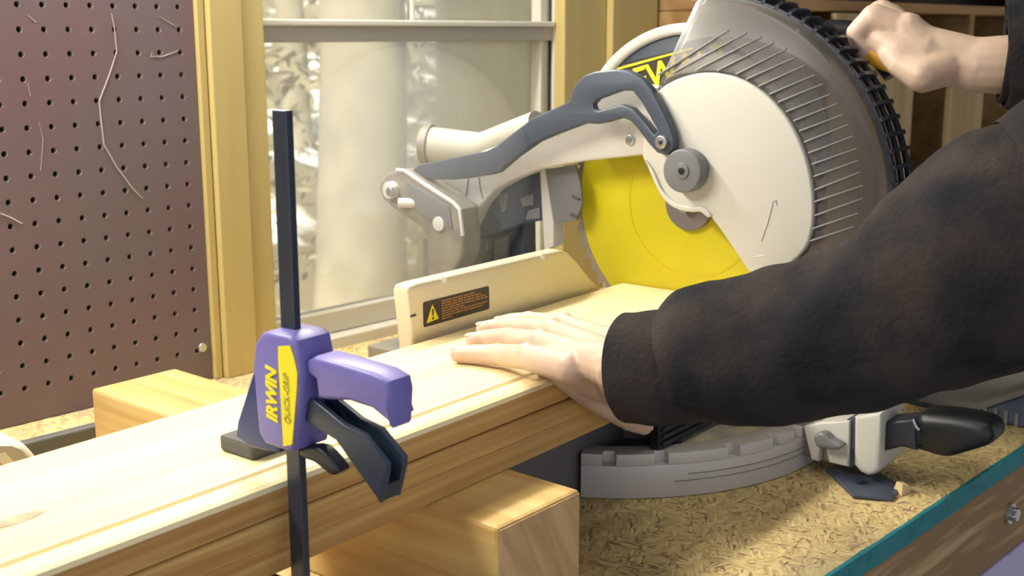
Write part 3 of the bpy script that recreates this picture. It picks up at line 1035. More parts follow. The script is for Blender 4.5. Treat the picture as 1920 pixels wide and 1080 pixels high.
EDGE = [cone_ta(1232 + 84 * k / 12, 168 - 184 * k / 12) for k in range(13)]      # the guard's straight left edge
bm = bmesh.new()
NG = 64
rows = []
for k in range(NG + 1):
    row = []
    for t in range(9):
        a0_ = float(np.interp(t / 8, [e[0] for e in EDGE], [e[1] for e in EDGE]))
        an = a0_ + (-28 - a0_) * k / NG
        row.append(bm.verts.new(Vector(gpt(t / 8, an, an))))
    rows.append(row)
for k in range(NG):
    for t in range(8):
        bm.faces.new((rows[k][t], rows[k + 1][t], rows[k + 1][t + 1], rows[k][t + 1]))
g_ = link('clear_guard', from_bm(bm), M['smoke'], saw, smooth=180)
sm = g_.modifiers.new('solid', 'SOLIDIFY'); sm.thickness = 0.002; sm.offset = 0
RS = [(1237, 140), (1265, 136), (1308, 131), (1348, 132), (1383, 139), (1403, 148), (1426, 161), (1446, 176), (1462, 191), (1477, 209), (1491, 226), (1502, 245), (1511, 266),
      (1519, 286), (1526, 307), (1529, 330), (1531, 355), (1531, 377), (1531, 403), (1525, 428), (1518, 452)]
RE = [(1366, 56), (1400, 61), (1427, 69), (1450, 80), (1474, 92), (1491, 108), (1511, 122), (1529, 140), (1544, 157), (1558, 176), (1571, 194), (1583, 214), (1592, 233), (1600, 255),
      (1607, 278), (1611, 300), (1614, 322), (1619, 347), (1619, 371), (1610, 399), (1602, 424)]


def on_cone(u, v):
    lo, hi = 0.0, 1.0
    for _ in range(30):
        t = (lo + hi) / 2
        a = on_s(u, v, gs(t))
        c = np.array(GI[0]) * (1 - t) + np.array(GO[0]) * t
        if math.hypot(a @ P - c[0], a[2] - c[1]) > GI[1] * (1 - t) + GO[1] * t: lo = t
        else: hi = t
    return a


for (u0, v0), (u1, v1) in zip(RS, RE):
    pl_ = [on_cone(u0 + (u1 - u0) * k / 5, v0 + (v1 - v0) * k / 5) for k in range(6)]
    bm = bmesh.new()
    prev = None
    for k, q in enumerate(pl_):
        tan = pl_[min(k + 1, 5)] - pl_[max(k - 1, 0)]
        tan /= np.linalg.norm(tan)
        sd_ = np.cross(tan, D); sd_ = sd_ / np.linalg.norm(sd_) * 0.0006
        hh = -D * (0.0045 - 0.0005 * k); dd = D * 0.002
        ring_ = [bm.verts.new(Vector(q + e)) for e in (-sd_ + dd, sd_ + dd, sd_ + hh, -sd_ + hh)]
        if prev is None:
            bm.faces.new(ring_)
        else:
            for m_ in range(4):
                bm.faces.new((prev[m_], prev[(m_ + 1) % 4], ring_[(m_ + 1) % 4], ring_[m_]))
        prev = ring_
    bm.faces.new(prev)
    link('guard_rib', from_bm(bm), M['highlight_grey'], saw)  # the rib's highlight is in its pale colour


def ring_arc(name, m, r0, r1, s0, s1, k0, k1):
    c = GO[0]
    a0_, a1_ = math.radians(180 - k0), math.radians(180 - k1)
    out = circle(c, r1, 80, a0_, a1_) + circle(c, r0, 80, a1_, a0_)
    return plate_pz(name, m, saw, out, s0, s1, bevel=0.0008)


ring_arc('guard_ring', M['dark'], 0.1965, 0.2010, 1.046, 1.0525, 94, -30)
ring_arc('guard_ring', M['dark'], 0.1965, 0.2010, 1.082, 1.0885, 94, -30)
ring_arc('guard_ring', M['dark'], 0.1965, 0.2005, 1.064, 1.0705, 94, -30)
ring_arc('guard_lip_highlight', M['highlight_grey'], 0.1940, 0.1964, 1.044, 1.050, 94, -30)  # pale strip paints the highlight along the ring's inner edge
for k in range(30):
    ang = 93 - k * 4.2
    a = math.radians(180 - ang)
    c = GO[0]
    rad = np.array([math.cos(a), math.sin(a)]); tg = np.array([-rad[1], rad[0]])
    bm = bmesh.new()
    prof = [(1.046, 0.1970), (1.046, 0.2030), (1.053, 0.2062), (1.081, 0.2062), (1.0885, 0.2030), (1.0885, 0.1970)]
    vs = []
    for sgn in (-1, 1):
        vs.append([bm.verts.new(Vector(W(s_, *(np.array(c) + rad * r_ + tg * 0.0019 * sgn)))) for s_, r_ in prof])
    bm.faces.new(vs[0]); bm.faces.new(vs[1])
    for i in range(6):
        bm.faces.new((vs[0][i], vs[0][(i + 1) % 6], vs[1][(i + 1) % 6], vs[1][i]))
    link('guard_tooth', from_bm(bm), M['dark'], saw)

boss = [(1262, 142), (1290, 112), (1340, 97), (1400, 108), (1450, 140), (1500, 190), (1522, 245), (1480, 232), (1400, 160), (1330, 145)]
plate_s('guard_boss', M['cover'], saw, boss, 1.019, 1.0224, bevel=0.0008, smooth_n=3)

# white cover over the hub and its dark edge
cov = [(1204, 293), (1212, 240), (1222, 190), (1240, 165), (1270, 148), (1300, 139), (1330, 136), (1365, 141), (1400, 154), (1440, 182), (1475, 222), (1500, 270), (1517, 325),
       (1524, 385), (1520, 435), (1506, 470), (1470, 502), (1440, 515), (1413, 517), (1386, 484), (1355, 437), (1332, 408), (1318, 397), (1292, 398), (1267, 388), (1248, 369), (1229, 332)]
plate_s('hub_cover', M['cover'], saw, cov, 0.984, 0.994, bevel=0.002, smooth_n=3)
cov2 = [(u + (u - 1380) * 0.022 + 3, v + (v - 330) * 0.022) for u, v in cov[3:16]] + [(u, v) for u, v in cov[16:19]] + [(1380, 330)]
plate_s('cover_edge', M['grey_plastic'], saw, cov2, 0.9935, 0.999, bevel=0.001)
# scratch line on the cover
for pts_ in ([(1428, 452), (1440, 418), (1450, 378), (1456, 376), (1457, 386)], [(1412, 482), (1436, 478)]):
    tube('cover_scratch', M['grey_plastic'] if len(pts_) > 2 else M['casting'], saw, [on_s(u, v, 0.9838) for u, v in pts_], 0.0003, 5)
# S-shaped lip under the knob
lip = [(1210, 300), (1225, 322), (1240, 355), (1262, 378), (1290, 388), (1316, 388), (1332, 402), (1326, 408), (1312, 397), (1290, 397), (1262, 389), (1240, 368), (1222, 332)]
plate_s('cover_lip', M['cover'], saw, lip, 0.981, 1.000, bevel=0.001, smooth_n=3)

# main arm casting from the rear pivot to the guard
armo = [(770, 345), (800, 318), (880, 292), (960, 262), (1040, 205), (1110, 178), (1200, 158), (1245, 165), (1222, 290), (1204, 291), (1085, 304), (1010, 318), (960, 338), (925, 358),
        (902, 385), (880, 430), (866, 452), (850, 452), (848, 400), (820, 372)]
plate_s('arm', M['casting'], saw, armo, 1.000, 1.020, bevel=0.003)
for u0, v0, u1, v1 in ((878, 335, 872, 400), (898, 333, 905, 372)):
    tube('arm_rib', M['casting_dark'], saw, [on_s(u0, v0, 0.9995), on_s((u0 + u1) / 2 - 1, (v0 + v1) / 2, 0.9995), on_s(u1, v1, 0.9995)], 0.0008, 6)

# slate lever that opens the guard
lev = [(769, 321), (784, 309), (830, 299), (880, 289), (911, 283), (931, 273), (964, 247), (998, 221), (1030, 207), (1067, 190), (1072, 172), (1080, 156), (1096, 141), (1116, 134),
       (1156, 130), (1179, 133), (1202, 146), (1221, 167), (1237, 197), (1253, 230), (1264, 262), (1262, 281), (1248, 291), (1232, 287), (1216, 270), (1196, 243), (1180, 226), (1165, 221),
       (1140, 229), (1119, 233), (1098, 231), (1047, 250), (1009, 266), (969, 294), (933, 324), (920, 328), (880, 334), (853, 337), (804, 337), (787, 331)]
slot = [(1111, 196), (1120, 186), (1165, 170), (1186, 171), (1201, 190), (1216, 216), (1233, 246), (1226, 252), (1203, 222), (1184, 202), (1165, 196), (1121, 208), (1113, 204)]
plate_s('guard_lever', M['slate'], saw, lev, 0.972, 0.982, holes=[slot], bevel=0.002)
def disc_s(name, m, u, v, r, s0, s1, bevel=0.0008, n=32):
    a = on_s(u, v, s0)
    return plate_pz(name, m, saw, circle((float(a @ P), float(a[2])), r, n), s0, s1, bevel=bevel)
disc_s('lever_screw', M['steel'], 1238, 267, 0.0062, 0.967, 0.973)
disc_s('screw_socket', M['dark'], 1238, 267, 0.0026, 0.9665, 0.968, n=6)
disc_s('arm_screw', M['steel'], 1180, 263, 0.0050, 0.9975, 1.001)
disc_s('arm_screw_slot', M['grey_plastic'], 1180, 263, 0.0025, 0.997, 0.998, n=6)
disc_s('hub_knob', M['grey_plastic'], 1278, 321, 0.0203, 0.968, 0.984, bevel=0.002, n=48)
disc_s('knob_ring', M['grey_plastic'], 1277, 321, 0.0075, 0.9665, 0.969)
disc_s('knob_socket', M['black'], 1277, 321, 0.0038, 0.9660, 0.9672, n=6)

# rear pivot bracket
br = [(713, 336), (724, 326), (744, 319), (758, 320), (804, 351), (850, 380), (862, 393), (868, 442), (866, 480), (850, 512), (828, 524), (802, 522), (800, 470), (798, 442), (789, 427), (769, 413),
      (738, 393), (716, 373), (709, 354)]
plate_s('pivot_bracket', M['casting_dark'], saw, br, 0.960, 0.992, bevel=0.004)
inner = [(760, 340), (800, 362), (842, 388), (848, 430), (820, 425), (790, 402), (765, 385)]
plate_s('bracket_recess', M['grey_plastic'], saw, inner, 0.9585, 0.9605, bevel=0.0005)
edge = [(744, 319), (758, 320), (804, 351), (850, 380), (862, 393), (868, 442)]
tube('bracket_edge', M['casting'], saw, [on_s(u, v, 0.9605) for u, v in edge], 0.0022, 8)
disc_s('pivot_bolt', M['casting'], 728, 357, 0.0095, 0.952, 0.961)
disc_s('pivot_nut', M['steel'], 729, 360, 0.0055, 0.947, 0.9525, n=6)
q = on_s(757, 380, 0.957)
cyl('stop_pin', M['casting'], saw, q - D * 0.004 + P * 0.004, q + D * 0.006 - P * 0.012, 0.0055, 20)
disc_s('bracket_boss', M['casting'], 821, 420, 0.0080, 0.957, 0.961)
# bracket behind the arm, plate over the chute, supports
rb = [(871, 451), (902, 382), (924, 358), (969, 330), (1000, 318), (1016, 322), (1020, 364), (1020, 413), (978, 420), (911, 442)]
plate_s('rear_bracket', M['slate'], saw, rb, 1.024, 1.050, bevel=0.002)
for pts_ in ([(933, 365), (952, 362), (948, 395), (940, 400)], [(975, 372), (1000, 362), (1000, 385), (980, 388)], [(990, 395), (1012, 388), (1012, 410), (985, 412)]):
    plate_s('bracket_pad', M['grey_plastic'], saw, pts_, 1.0225, 1.0245, bevel=0.0005)
dp = [(1022, 317), (1078, 309), (1088, 345), (1091, 382), (1080, 414), (1038, 418)]
plate_s('chute_plate', M['grey_plastic'], saw, dp, 1.018, 1.022, bevel=0.0008)
plate_s('chute_edge', M['casting'], saw, [(1012, 318), (1022, 317), (1038, 418), (1038, 462), (1020, 470)], 1.022, 1.040, bevel=0.001)
for u, v in ((1080, 371), (1076, 404)):
    tube('plate_clip', M['black'], saw, [on_s(u - 7, v - 3, 1.0172), on_s(u + 7, v + 3, 1.0172)], 0.0012, 6)
sup = [(800, 440), (866, 440), (866, 560), (800, 580)]
plate_s('rear_post', M['casting_dark'], saw, sup, 0.993, 1.03, bevel=0.004)
plate_s('rear_post', M['slate'], saw, [(872, 448), (935, 430), (980, 420), (982, 540), (874, 560)], 1.05, 1.075, bevel=0.002)
plate_s('post_flange', M['casting_dark'], saw, [(868, 462), (912, 448), (914, 470), (890, 480), (868, 500)], 1.036, 1.05, bevel=0.002)
plate_s('post_flange', M['grey_plastic'], saw, [(925, 448), (948, 442), (948, 520), (925, 525)], 1.040, 1.05, bevel=0.002)
boxs('rear_foot', M['casting_dark'], saw, 0.95, 1.12, 0.84, 0.96, 0.0006, 0.05)
boxs('rear_foot', M['casting_dark'], saw, 0.97, 1.09, 0.776, 0.8395, 0.0006, 0.05)
p_lo = on_s(830, 520, 1.0); p_hi = on_s(830, 450, 1.0)
plate_pz('rear_column', M['casting_dark'], saw, [(float(p_lo @ P) - 0.03, 0.045), (float(p_lo @ P) + 0.03, 0.045), (float(p_hi @ P) + 0.025, float(p_hi[2])), (float(p_hi @ P) - 0.03, float(p_hi[2]))], 0.994, 1.06)
# dust pipe
c1_ = on_s(808, 272, 1.075); c2_ = on_s(850, 276, 1.085); c3_ = on_s(905, 278, 1.09); c4_ = on_s(1010, 235, 1.085)
tube('dust_pipe', M['pipe'], saw, [c1_, c1_ * 0.4 + c2_ * 0.6, c2_, c3_, c4_], [0.0215, 0.0215, 0.0210, 0.0185, 0.017], 28)
tube('pipe_collar', M['casting_dark'], saw, [c1_ + (c1_ - c2_) * 0.32, c1_ + (c2_ - c1_) * 0.02], [0.0235, 0.0245], 28)
# motor on the far side, handle and trigger
cyl('motor', M['dark'], saw, W(1.095, 0.60, 0.30), W(1.26, 0.60, 0.30), 0.055, 40, bevel=0.006)
cyl('motor_neck', M['casting_dark'], saw, W(1.070, 0.60, 0.30), W(1.096, 0.60, 0.30), 0.045, 32)
hd = [on_s(1500, 75, 1.112), on_s(1560, 66, 1.115), on_s(1618, 74, 1.12), on_s(1655, 98, 1.12), on_s(1684, 132, 1.12)]
hds = catmull(hd + hd[::-1], 4)[:4 * (len(hd) - 1) + 1]
tube('handle', M['black'], saw, hds, 0.015, 18, smooth=180)
tg_ = [(1606, 84), (1640, 96), (1672, 122), (1668, 138), (1640, 128), (1606, 106)]
plate_s('trigger', M['orange'], saw, tg_, 1.094, 1.116, bevel=0.003)

# miter arm: locking block with wing knob, black handle
mb = [(1506, 800), (1540, 792), (1592, 790), (1590, 876), (1554, 868), (1548, 842), (1536, 838), (1534, 866), (1520, 862)]
plate_s('lock_block', M['cover'], saw, mb, 1.004, 1.056, bevel=0.002)
plate_s('block_groove', M['slate'], saw, [(1588, 786), (1604, 780), (1602, 874), (1588, 878)], 1.008, 1.052, bevel=0.001)
mb2 = [(1601, 782), (1652, 774), (1648, 880), (1640, 890), (1626, 893), (1612, 886), (1600, 872)]
plate_s('lock_block', M['cover'], saw, mb2, 1.002, 1.058, bevel=0.004)
wk = [(1524, 820), (1534, 812), (1546, 814), (1556, 824), (1574, 834), (1577, 840), (1566, 845), (1546, 842), (1530, 838)]
plate_s('wing_knob', M['grey_plastic'], saw, wk, 0.990, 1.003, bevel=0.003, smooth_n=3)
plate_s('handle_neck', M['dark'], saw, [(1652, 792), (1716, 786), (1718, 846), (1690, 838), (1654, 848)], 1.014, 1.046, bevel=0.003)
mh = [(1714, 782), (1760, 778), (1815, 786), (1848, 796), (1861, 812), (1861, 828), (1845, 840), (1800, 854), (1770, 861), (1735, 852), (1712, 838)]
plate_s('miter_handle', M['black'], saw, mh, 1.010, 1.052, bevel=0.010, smooth_n=3)
tube('handle_edge', M['steel'], saw, [on_s(1712, 786, 1.0085), on_s(1718, 800, 1.0085), on_s(1724, 806, 1.0085)], 0.0014, 8)
boxs('arm_beam', M['casting_dark'], saw, 1.012, 1.05, 0.40, 0.52, 0.012, 0.05)

# blue-grey tray on the right end of the bench
TX = 1.232
def tyz(u, v):
    a = on_plane(u, v, (TX, 0, 0), np.array([1.0, 0, 0]))
    return (float(a[1]), float(a[2]))
tr0 = root('plastic_tray', (TX + 0.18, 0.52, 0.0), 'blue-grey ribbed plastic tray on the bench beyond the black saw handle', 'tray')
EY = np.array([0, 1.0, 0]); EX = np.array([1.0, 0, 0])
tt = [tyz(1770, 762), tyz(1835, 770), tyz(1870, 758), tyz(1930, 738)]
wall_o = [(0.66, 0.0006), (0.66, tt[0][1])] + tt + [(0.408, tt[3][1]), (0.408, 0.0006)]
link('tray_wall', plate_mesh(wall_o, (), EY, ZV, EX, (0, 0, 0), TX, TX + 0.34, 0.003), M['tray'], tr0, smooth=40)
lid_o = [(0.665, tt[0][1])] + tt + [(0.405, tt[3][1])]
lid_o = [(y, z + 0.0004) for y, z in lid_o] + [(y, z + 0.0085) for y, z in lid_o[::-1]]
link('tray_lid', plate_mesh(lid_o, (), EY, ZV, EX, (0, 0, 0), TX - 0.003, TX + 0.345, 0.001), M['tray_lid'], tr0, smooth=40)
for k in range(9):
    y = 0.414 + 0.011 * k
    box('tray_rib', M['tray_lid'], tr0, TX - 0.0025, TX - 0.0002, y, y + 0.004, 0.0008, 0.016, bevel=0.0006)

# ================================================================== BAR CLAMP
bq = on_p(557, 905, 0.504)
CS = float(bq @ D)                          # clamp mid-plane
CP = 0.504
cl = root('bar_clamp', W(CS, CP, 0.05), 'purple trigger bar clamp with a yellow label, gripping the planks', 'clamp')
zt_ = on_plane(528, 206, D * CS, D)
zt_ = on_p(528, 206, CP)[2]
boxs('bar', M['bar'], cl, CS - 0.0026, CS + 0.0026, CP - 0.0058, CP + 0.0058, 0.046, float(zt_), bevel=0.0007)
bo = [(476, 645), (488, 625), (500, 621), (540, 629), (554, 640), (566, 698), (565, 750), (551, 846), (541, 849), (495, 833), (483, 812), (472, 688)]
T = 0.0135
body = plate_s('body', M['purple'], cl, bo, CS - T, CS + T, bevel=0.003)
yl = [(521, 650), (543, 648), (550, 668), (557, 700), (556, 730), (551, 790), (547, 834), (531, 837), (527, 760), (522, 690)]
plate_s('label', M['yellow'], body, yl, CS - T - 0.0006, CS - T + 0.001, bevel=0)
ls = CS - T - 0.0003
t0 = on_s(512, 797, ls); t1 = on_s(509, 685, ls)
ex = (t1 - t0) / np.linalg.norm(t1 - t0)
ey = np.cross(-D, ex)
place_text('lettering', M['yellow'], body, 'IRWIN', 0.0125, (t0 + t1) / 2, ex, ey, 0.2, 0.0005, 0.86)
t0 = on_s(540, 806, ls - 0.0004); t1 = on_s(536, 690, ls - 0.0004)
ex = (t1 - t0) / np.linalg.norm(t1 - t0)
ey = np.cross(-D, ex)
place_text('label_lettering', M['label_olive'], body, 'QUICK-GRIP', 0.0062, (t0 + t1) / 2, ex, ey, 0.2, 0.0, 0.85)
hn = [(572, 676), (590, 668), (640, 682), (700, 700), (727, 716), (732, 740), (729, 806), (724, 791), (695, 767), (653, 753), (611, 751), (594, 748), (590, 712), (574, 700)]
plate_s('handle', M['purple'], cl, hn, CS - 0.0095, CS + 0.0095, bevel=0.003)
hc = [(729, 714), (733, 716), (735, 740), (732, 808), (728, 806)]
tr_ = [(560, 756), (586, 749), (643, 796), (681, 815), (725, 870), (724, 890), (712, 944), (703, 930), (629, 826), (572, 790)]
trg = plate_s('trigger', M['lever'], cl, tr_, CS - 0.0085, CS - 0.0045, bevel=0.001)
plate_s('trigger_cheek', M['lever'], cl, tr_, CS + 0.0045, CS + 0.0085, bevel=0.001, trace=CS - 0.0085)
web = [(565, 778), (610, 800), (660, 850), (705, 905), (718, 912), (712, 942), (703, 928), (629, 824), (572, 788)]
plate_s('trigger_web', M['dark'], cl, web, CS - 0.0048, CS + 0.0048, bevel=0.0, trace=CS - 0.0085)
rl = [(562, 842), (596, 840), (632, 878), (631, 888), (622, 892), (612, 887), (588, 868), (564, 858)]
plate_s('release_lever', M['dark'], cl, rl, CS - 0.005, CS + 0.005, bevel=0.002, smooth_n=3)
jw = [(480, 680), (474, 696), (444, 790), (440, 820), (470, 840), (520, 850), (530, 830), (520, 690)]
plate_s('jaw', M['navy'], cl, jw, CS - 0.0065, CS + 0.0065, bevel=0.002)
pa = on_z(421, 842, ZT); pb_ = on_z(474, 866, ZT)
pd0 = float(pa @ D); pp1 = float(pa @ P); pp0 = float(pb_ @ P)
pd0 = float(pb_ @ D)
boxs('jaw_pad', M['pad'], cl, pd0, pd0 + 0.036, pp0, pp1, ZT + 0.0001, ZT + 0.011, bevel=0.0025)
boxs('lower_jaw', M['black'], cl, CS - 0.007, CS + 0.007, CP + 0.0055, CP + 0.075, 0.058, 0.0800, bevel=0.002)
boxs('lower_pad', M['pad'], cl, CS - 0.012, CS + 0.012, CP + 0.045, CP + 0.078, 0.0801, 0.0884, bevel=0.002)

# ------------------------------------------------------------------ fine sawdust hanging in the air behind the saw
hm = bpy.data.materials.new('dust_haze')
hm.use_nodes = True
hm.node_tree.nodes.remove(hm.node_tree.nodes['Principled BSDF'])
vs_ = hm.node_tree.nodes.new('ShaderNodeVolumeScatter')
vs_.inputs['Color'].default_value = lin((246, 238, 216))
vs_.inputs['Density'].default_value = 1.1
vs_.inputs['Anisotropy'].default_value = 0.3
hm.node_tree.links.new(vs_.outputs[0], hm.node_tree.nodes['Material Output'].inputs['Volume'])
bm = bmesh.new()
hc_ = at_depth(770, 330, 1.22)
bmesh.ops.create_icosphere(bm, subdivisions=4, radius=1.0, matrix=Matrix.Translation(hc_) @ Matrix.Diagonal((0.125, 0.12, 0.13, 1)))
hz = link('sawdust_haze', from_bm(bm), hm, smooth=180)
tag(hz, 'pale haze of fine sawdust hanging in the air behind the saw', 'haze', kind='stuff')

# white case at the left edge, behind the planks
q = on_z(20, 872, 0.03)
wc = root('white_case', (float(q[0]), float(q[1]), 0.0), 'rounded white plastic case with a grey inset, at the left end behind the planks', 'case')
def plate_w(name, m, parent, px, yv, t, smooth_n=0, bevel=0.002):
    f = lambda a: (float(on_wall(a[0], a[1], yv)[0]), float(on_wall(a[0], a[1], yv)[2]))
    me = plate_mesh([f(a) for a in px], (), np.array([1., 0, 0]), ZV, np.array([0, 1.0, 0]), (0, 0, 0), yv, yv + t, bevel, smooth_n)
    return link(name, me, m, parent, smooth=40)
WC = 0.93
plate_w('case_shell', M['white_case'], wc, [(-160, 1000), (-160, 880), (-110, 850), (-40, 832), (20, 828), (50, 834), (66, 850), (80, 868), (100, 1000)], WC, 0.06, bevel=0.008)
plate_w('case_panel', M['case_panel'], wc, [(-60, 900), (-50, 858), (0, 836), (22, 836), (42, 844), (54, 858), (50, 866), (20, 900)], WC - 0.001, 0.002, bevel=0.0005)
plate_w('case_sticker', M['white_case'], wc, [(-8, 852), (10, 848), (28, 868), (10, 880)], WC - 0.0016, 0.001, bevel=0)

# ================================================================== PERSON
person = root('person', (0.95, 0.02, -0.9), 'person in charcoal sweater, left hand on the plank, right on the saw handle', 'person')


def capsules(chains, voxel, subd=0, smooth_it=4):
    """one continuous skin: tapered limbs fused by a voxel remesh"""
    bm = bmesh.new()
    for ch in chains:
        pts = [Vector(c[0]) for c in ch]
        rad = [c[1] for c in ch]
        for i, (q, r_) in enumerate(zip(pts, rad)):
            bmesh.ops.create_icosphere(bm, subdivisions=2, radius=r_ * 1.02, matrix=Matrix.Translation(q))
        for i in range(len(pts) - 1):
            a, b = pts[i], pts[i + 1]
            L_ = (b - a).length
            if L_ < 1e-5: continue
            rot = (b - a).to_track_quat('Z', 'Y').to_matrix().to_4x4()
            r_ = bmesh.ops.create_cone(bm, cap_ends=True, segments=16, radius1=rad[i], radius2=rad[i + 1], depth=L_, matrix=Matrix.Translation((a + b) / 2) @ rot)
    me = bpy.data.meshes.new('tmp'); bm.to_mesh(me); bm.free()
    ob = bpy.data.objects.new('tmp', me); COL.objects.link(ob)
    rm = ob.modifiers.new('r', 'REMESH'); rm.mode = 'VOXEL'; rm.voxel_size = voxel
    s_ = ob.modifiers.new('s', 'SMOOTH'); s_.factor = 0.5; s_.iterations = smooth_it
    dg = bpy.context.evaluated_depsgraph_get()
    out = bpy.data.meshes.new_from_object(ob.evaluated_get(dg))
    bpy.data.objects.remove(ob); bpy.data.meshes.remove(me)
    return out


Zq = lambda u, v, z: on_z(u, v, z)
# left hand, palm down on the plank
WR = at_depth(1178, 700, 0.846)
b_ = ZT
idx = [(Zq(859, 664, b_ + .0075), .0068), (Zq(888, 664, b_ + .0085), .0078), (Zq(932, 665, b_ + .011), .0086), (Zq(990, 670, b_ + .018), .0100)]
mid = [(Zq(887, 638, b_ + .0075), .0068), (Zq(912, 635, b_ + .009), .0078), (Zq(952, 634, b_ + .013), .0087), (Zq(1014, 643, b_ + .022), .0100)]
rng = [(Zq(906, 616, b_ + .0072), .0065), (Zq(930, 613, b_ + .009), .0075), (Zq(968, 612, b_ + .013), .0083), (Zq(1036, 621, b_ + .021), .0095)]
pky = [(Zq(938, 604, b_ + .0065), .0058), (Zq(957, 601, b_ + .0075), .0066), (Zq(990, 600, b_ + .010), .0074), (Zq(1058, 608, b_ + .017), .0088)]
wr_t = on_p(1150, 728, .498); wr_m = Zq(1165, 690, b_ + .030); wr_p = Zq(1172, 655, b_ + .024)
knuckles = [[(Vector(k_[3][0]) + Vector((0, 0, .0022)), k_[3][1] * 0.98), (Vector(k_[3][0]) + Vector((0, 0, .0012)), k_[3][1])] for k_ in (idx, mid, rng, pky)]
knuckles += [[(k_[2][0], k_[2][1] * 1.07), (Vector(k_[2][0]) + Vector((0.0005, 0, .0004)), k_[2][1] * 1.05)] for k_ in (idx, mid, rng, pky)]
palm = [[idx[3], (Zq(1070, 690, b_ + .021), .0125), (wr_t, .016)],
        [mid[3], (Zq(1085, 668, b_ + .025), .0125), (wr_m, .018)],
        [rng[3], (Zq(1095, 648, b_ + .023), .0125), (wr_m, .018)],
        [pky[3], (Zq(1100, 628, b_ + .016), .0115), (wr_p, .015)],
        [(Zq(1010, 660, b_ + .014), .009), (Zq(1040, 630, b_ + .013), .009)],
        [(Zq(1060, 700, b_ + .012), .011), (Zq(1100, 660, b_ + .014), .013), (Zq(1110, 632, b_ + .011), .010)],
        [(wr_t, .015), (wr_m, .019), (wr_p, .015)]]
th = [(Zq(1022, 680, b_ + .009), .0100), (on_p(1066, 706, .506), .0118), (on_p(1110, 735, .505), .0140), (on_p(1146, 764, .4995), .0108), (on_p(1180, 788, .4985), .0088), (on_p(1208, 801, .4985), .0066)]
fore = [(wr_t, .016), (at_depth(1235, 705, 0.835), .026), (at_depth(1500, 640, 0.79), .036), (at_depth(1800, 510, 0.74), .042)]
fore2 = [(wr_p, .015), (at_depth(1240, 690, 0.835), .026)]
fore3 = [(th[2][0], .0140), (wr_t, .017), (th[3][0], .0108)]
handL = capsules([idx, mid, rng, pky, th, fore3] + knuckles + palm + [fore, fore2], 0.0016, smooth_it=3)
# right hand closed round the saw handle
K = lambda u, v, s_: on_s(u, v, s_)
wrR = K(1835, 122, 1.125)
kn = [K(1640, 34, 1.100), K(1652, 27, 1.122), K(1668, 32, 1.143), K(1688, 46, 1.160)]
chainsR = []
for i, k_ in enumerate(kn):
    base = k_
    off = D * 0.021 * i
    p1_ = K(1608, 62, 1.098) + off + RV * 0.004 * i
    p2_ = K(1622, 98, 1.102) + off + RV * 0.004 * i
    p3_ = K(1655, 112, 1.108) + off + RV * 0.004 * i
    r_ = (.0108, .0112, .0106, .0096)[i]
    chainsR.append([(base, r_ * 1.22), (p1_, r_), (p2_, r_ * 0.92), (p3_, r_ * 0.8)])
    chainsR.append([(base, r_ * 1.25), (K(1740 - 6 * i, 84 + 2 * i, 1.112 + 0.012 * i), .017), (wrR, .024)])
chainsR.append([(K(1700, 60, 1.108), .018), (K(1730, 100, 1.112), .024), (K(1770, 116, 1.118), .022), (wrR, .025)])
chainsR.append([(K(1655, 72, 1.102), .014), (K(1690, 98, 1.100), .017), (K(1725, 120, 1.104), .020)])
# thumb comes off the side of the palm and lies along the grip
chainsR.append([(K(1775, 126, 1.108), .017), (K(1730, 140, 1.092), .0165), (K(1690, 122, 1.091), .0125), (K(1668, 100, 1.094), .0105)])
chainsR.append([(wrR, .025), (K(1900, 122, 1.135), .027), (K(2050, 150, 1.16), .036), (K(2280, 260, 1.2), .042)])
handR = capsules(chainsR, 0.0018, smooth_it=5)
# head, neck, trunk, legs (outside the frame)
shL = Vector((0.86, 0.03, 0.50)); shR = Vector((1.26, -0.02, 0.50))
hip = Vector((1.06, -0.10, -0.02)); neck = Vector((1.05, 0.02, 0.60))
elL = Vector(at_depth(2080, 385, 0.708)); elR = Vector(on_s(2300, 270, 1.2))
body_ch = [[(hip, .13), ((hip + neck) / 2, .125), (Vector((1.06, -0.02, 0.45)), .12)],
           [(shL, .06), (Vector((1.06, -0.02, 0.5)), .085), (shR, .06)],
           [(Vector((1.06, -0.01, 0.52)), .06), (neck, .055), (Vector((1.03, 0.06, 0.68)), .052)],
           [(Vector((1.03, 0.06, 0.72)), .07), (Vector((1.025, 0.05, 0.775)), .082)],
           [(Vector((1.02, 0.12, 0.70)), .035), (Vector((1.02, 0.115, 0.735)), .05)],
           [(Vector((1.02, 0.150, 0.745)), .012), (Vector((1.02, 0.160, 0.725)), .014)],
           [(Vector((0.952, 0.055, 0.735)), .014), (Vector((0.95, 0.05, 0.755)), .016)],
           [(Vector((1.108, 0.055, 0.735)), .014), (Vector((1.11, 0.05, 0.755)), .016)],
           [(shL, .055), (elL, .045)], [(shR, .055), (elR, .045)],
           [(elL, .045), (Vector(at_depth(1800, 510, 0.74)), .042)],
           [(hip + Vector((-.09, 0, 0)), .09), (Vector((0.95, -0.06, -0.42)), .06), (Vector((0.94, -0.10, -0.84)), .042)],
           [(hip + Vector((.09, 0, 0)), .09), (Vector((1.18, -0.10, -0.42)), .06), (Vector((1.19, -0.16, -0.84)), .042)]]
trunk = capsules(body_ch, 0.009, smooth_it=6)
bm = bmesh.new()
for me_ in (handL, handR, trunk):
    bm.from_mesh(me_)
link('body', from_bm(bm), M['skin'], person, smooth=180)


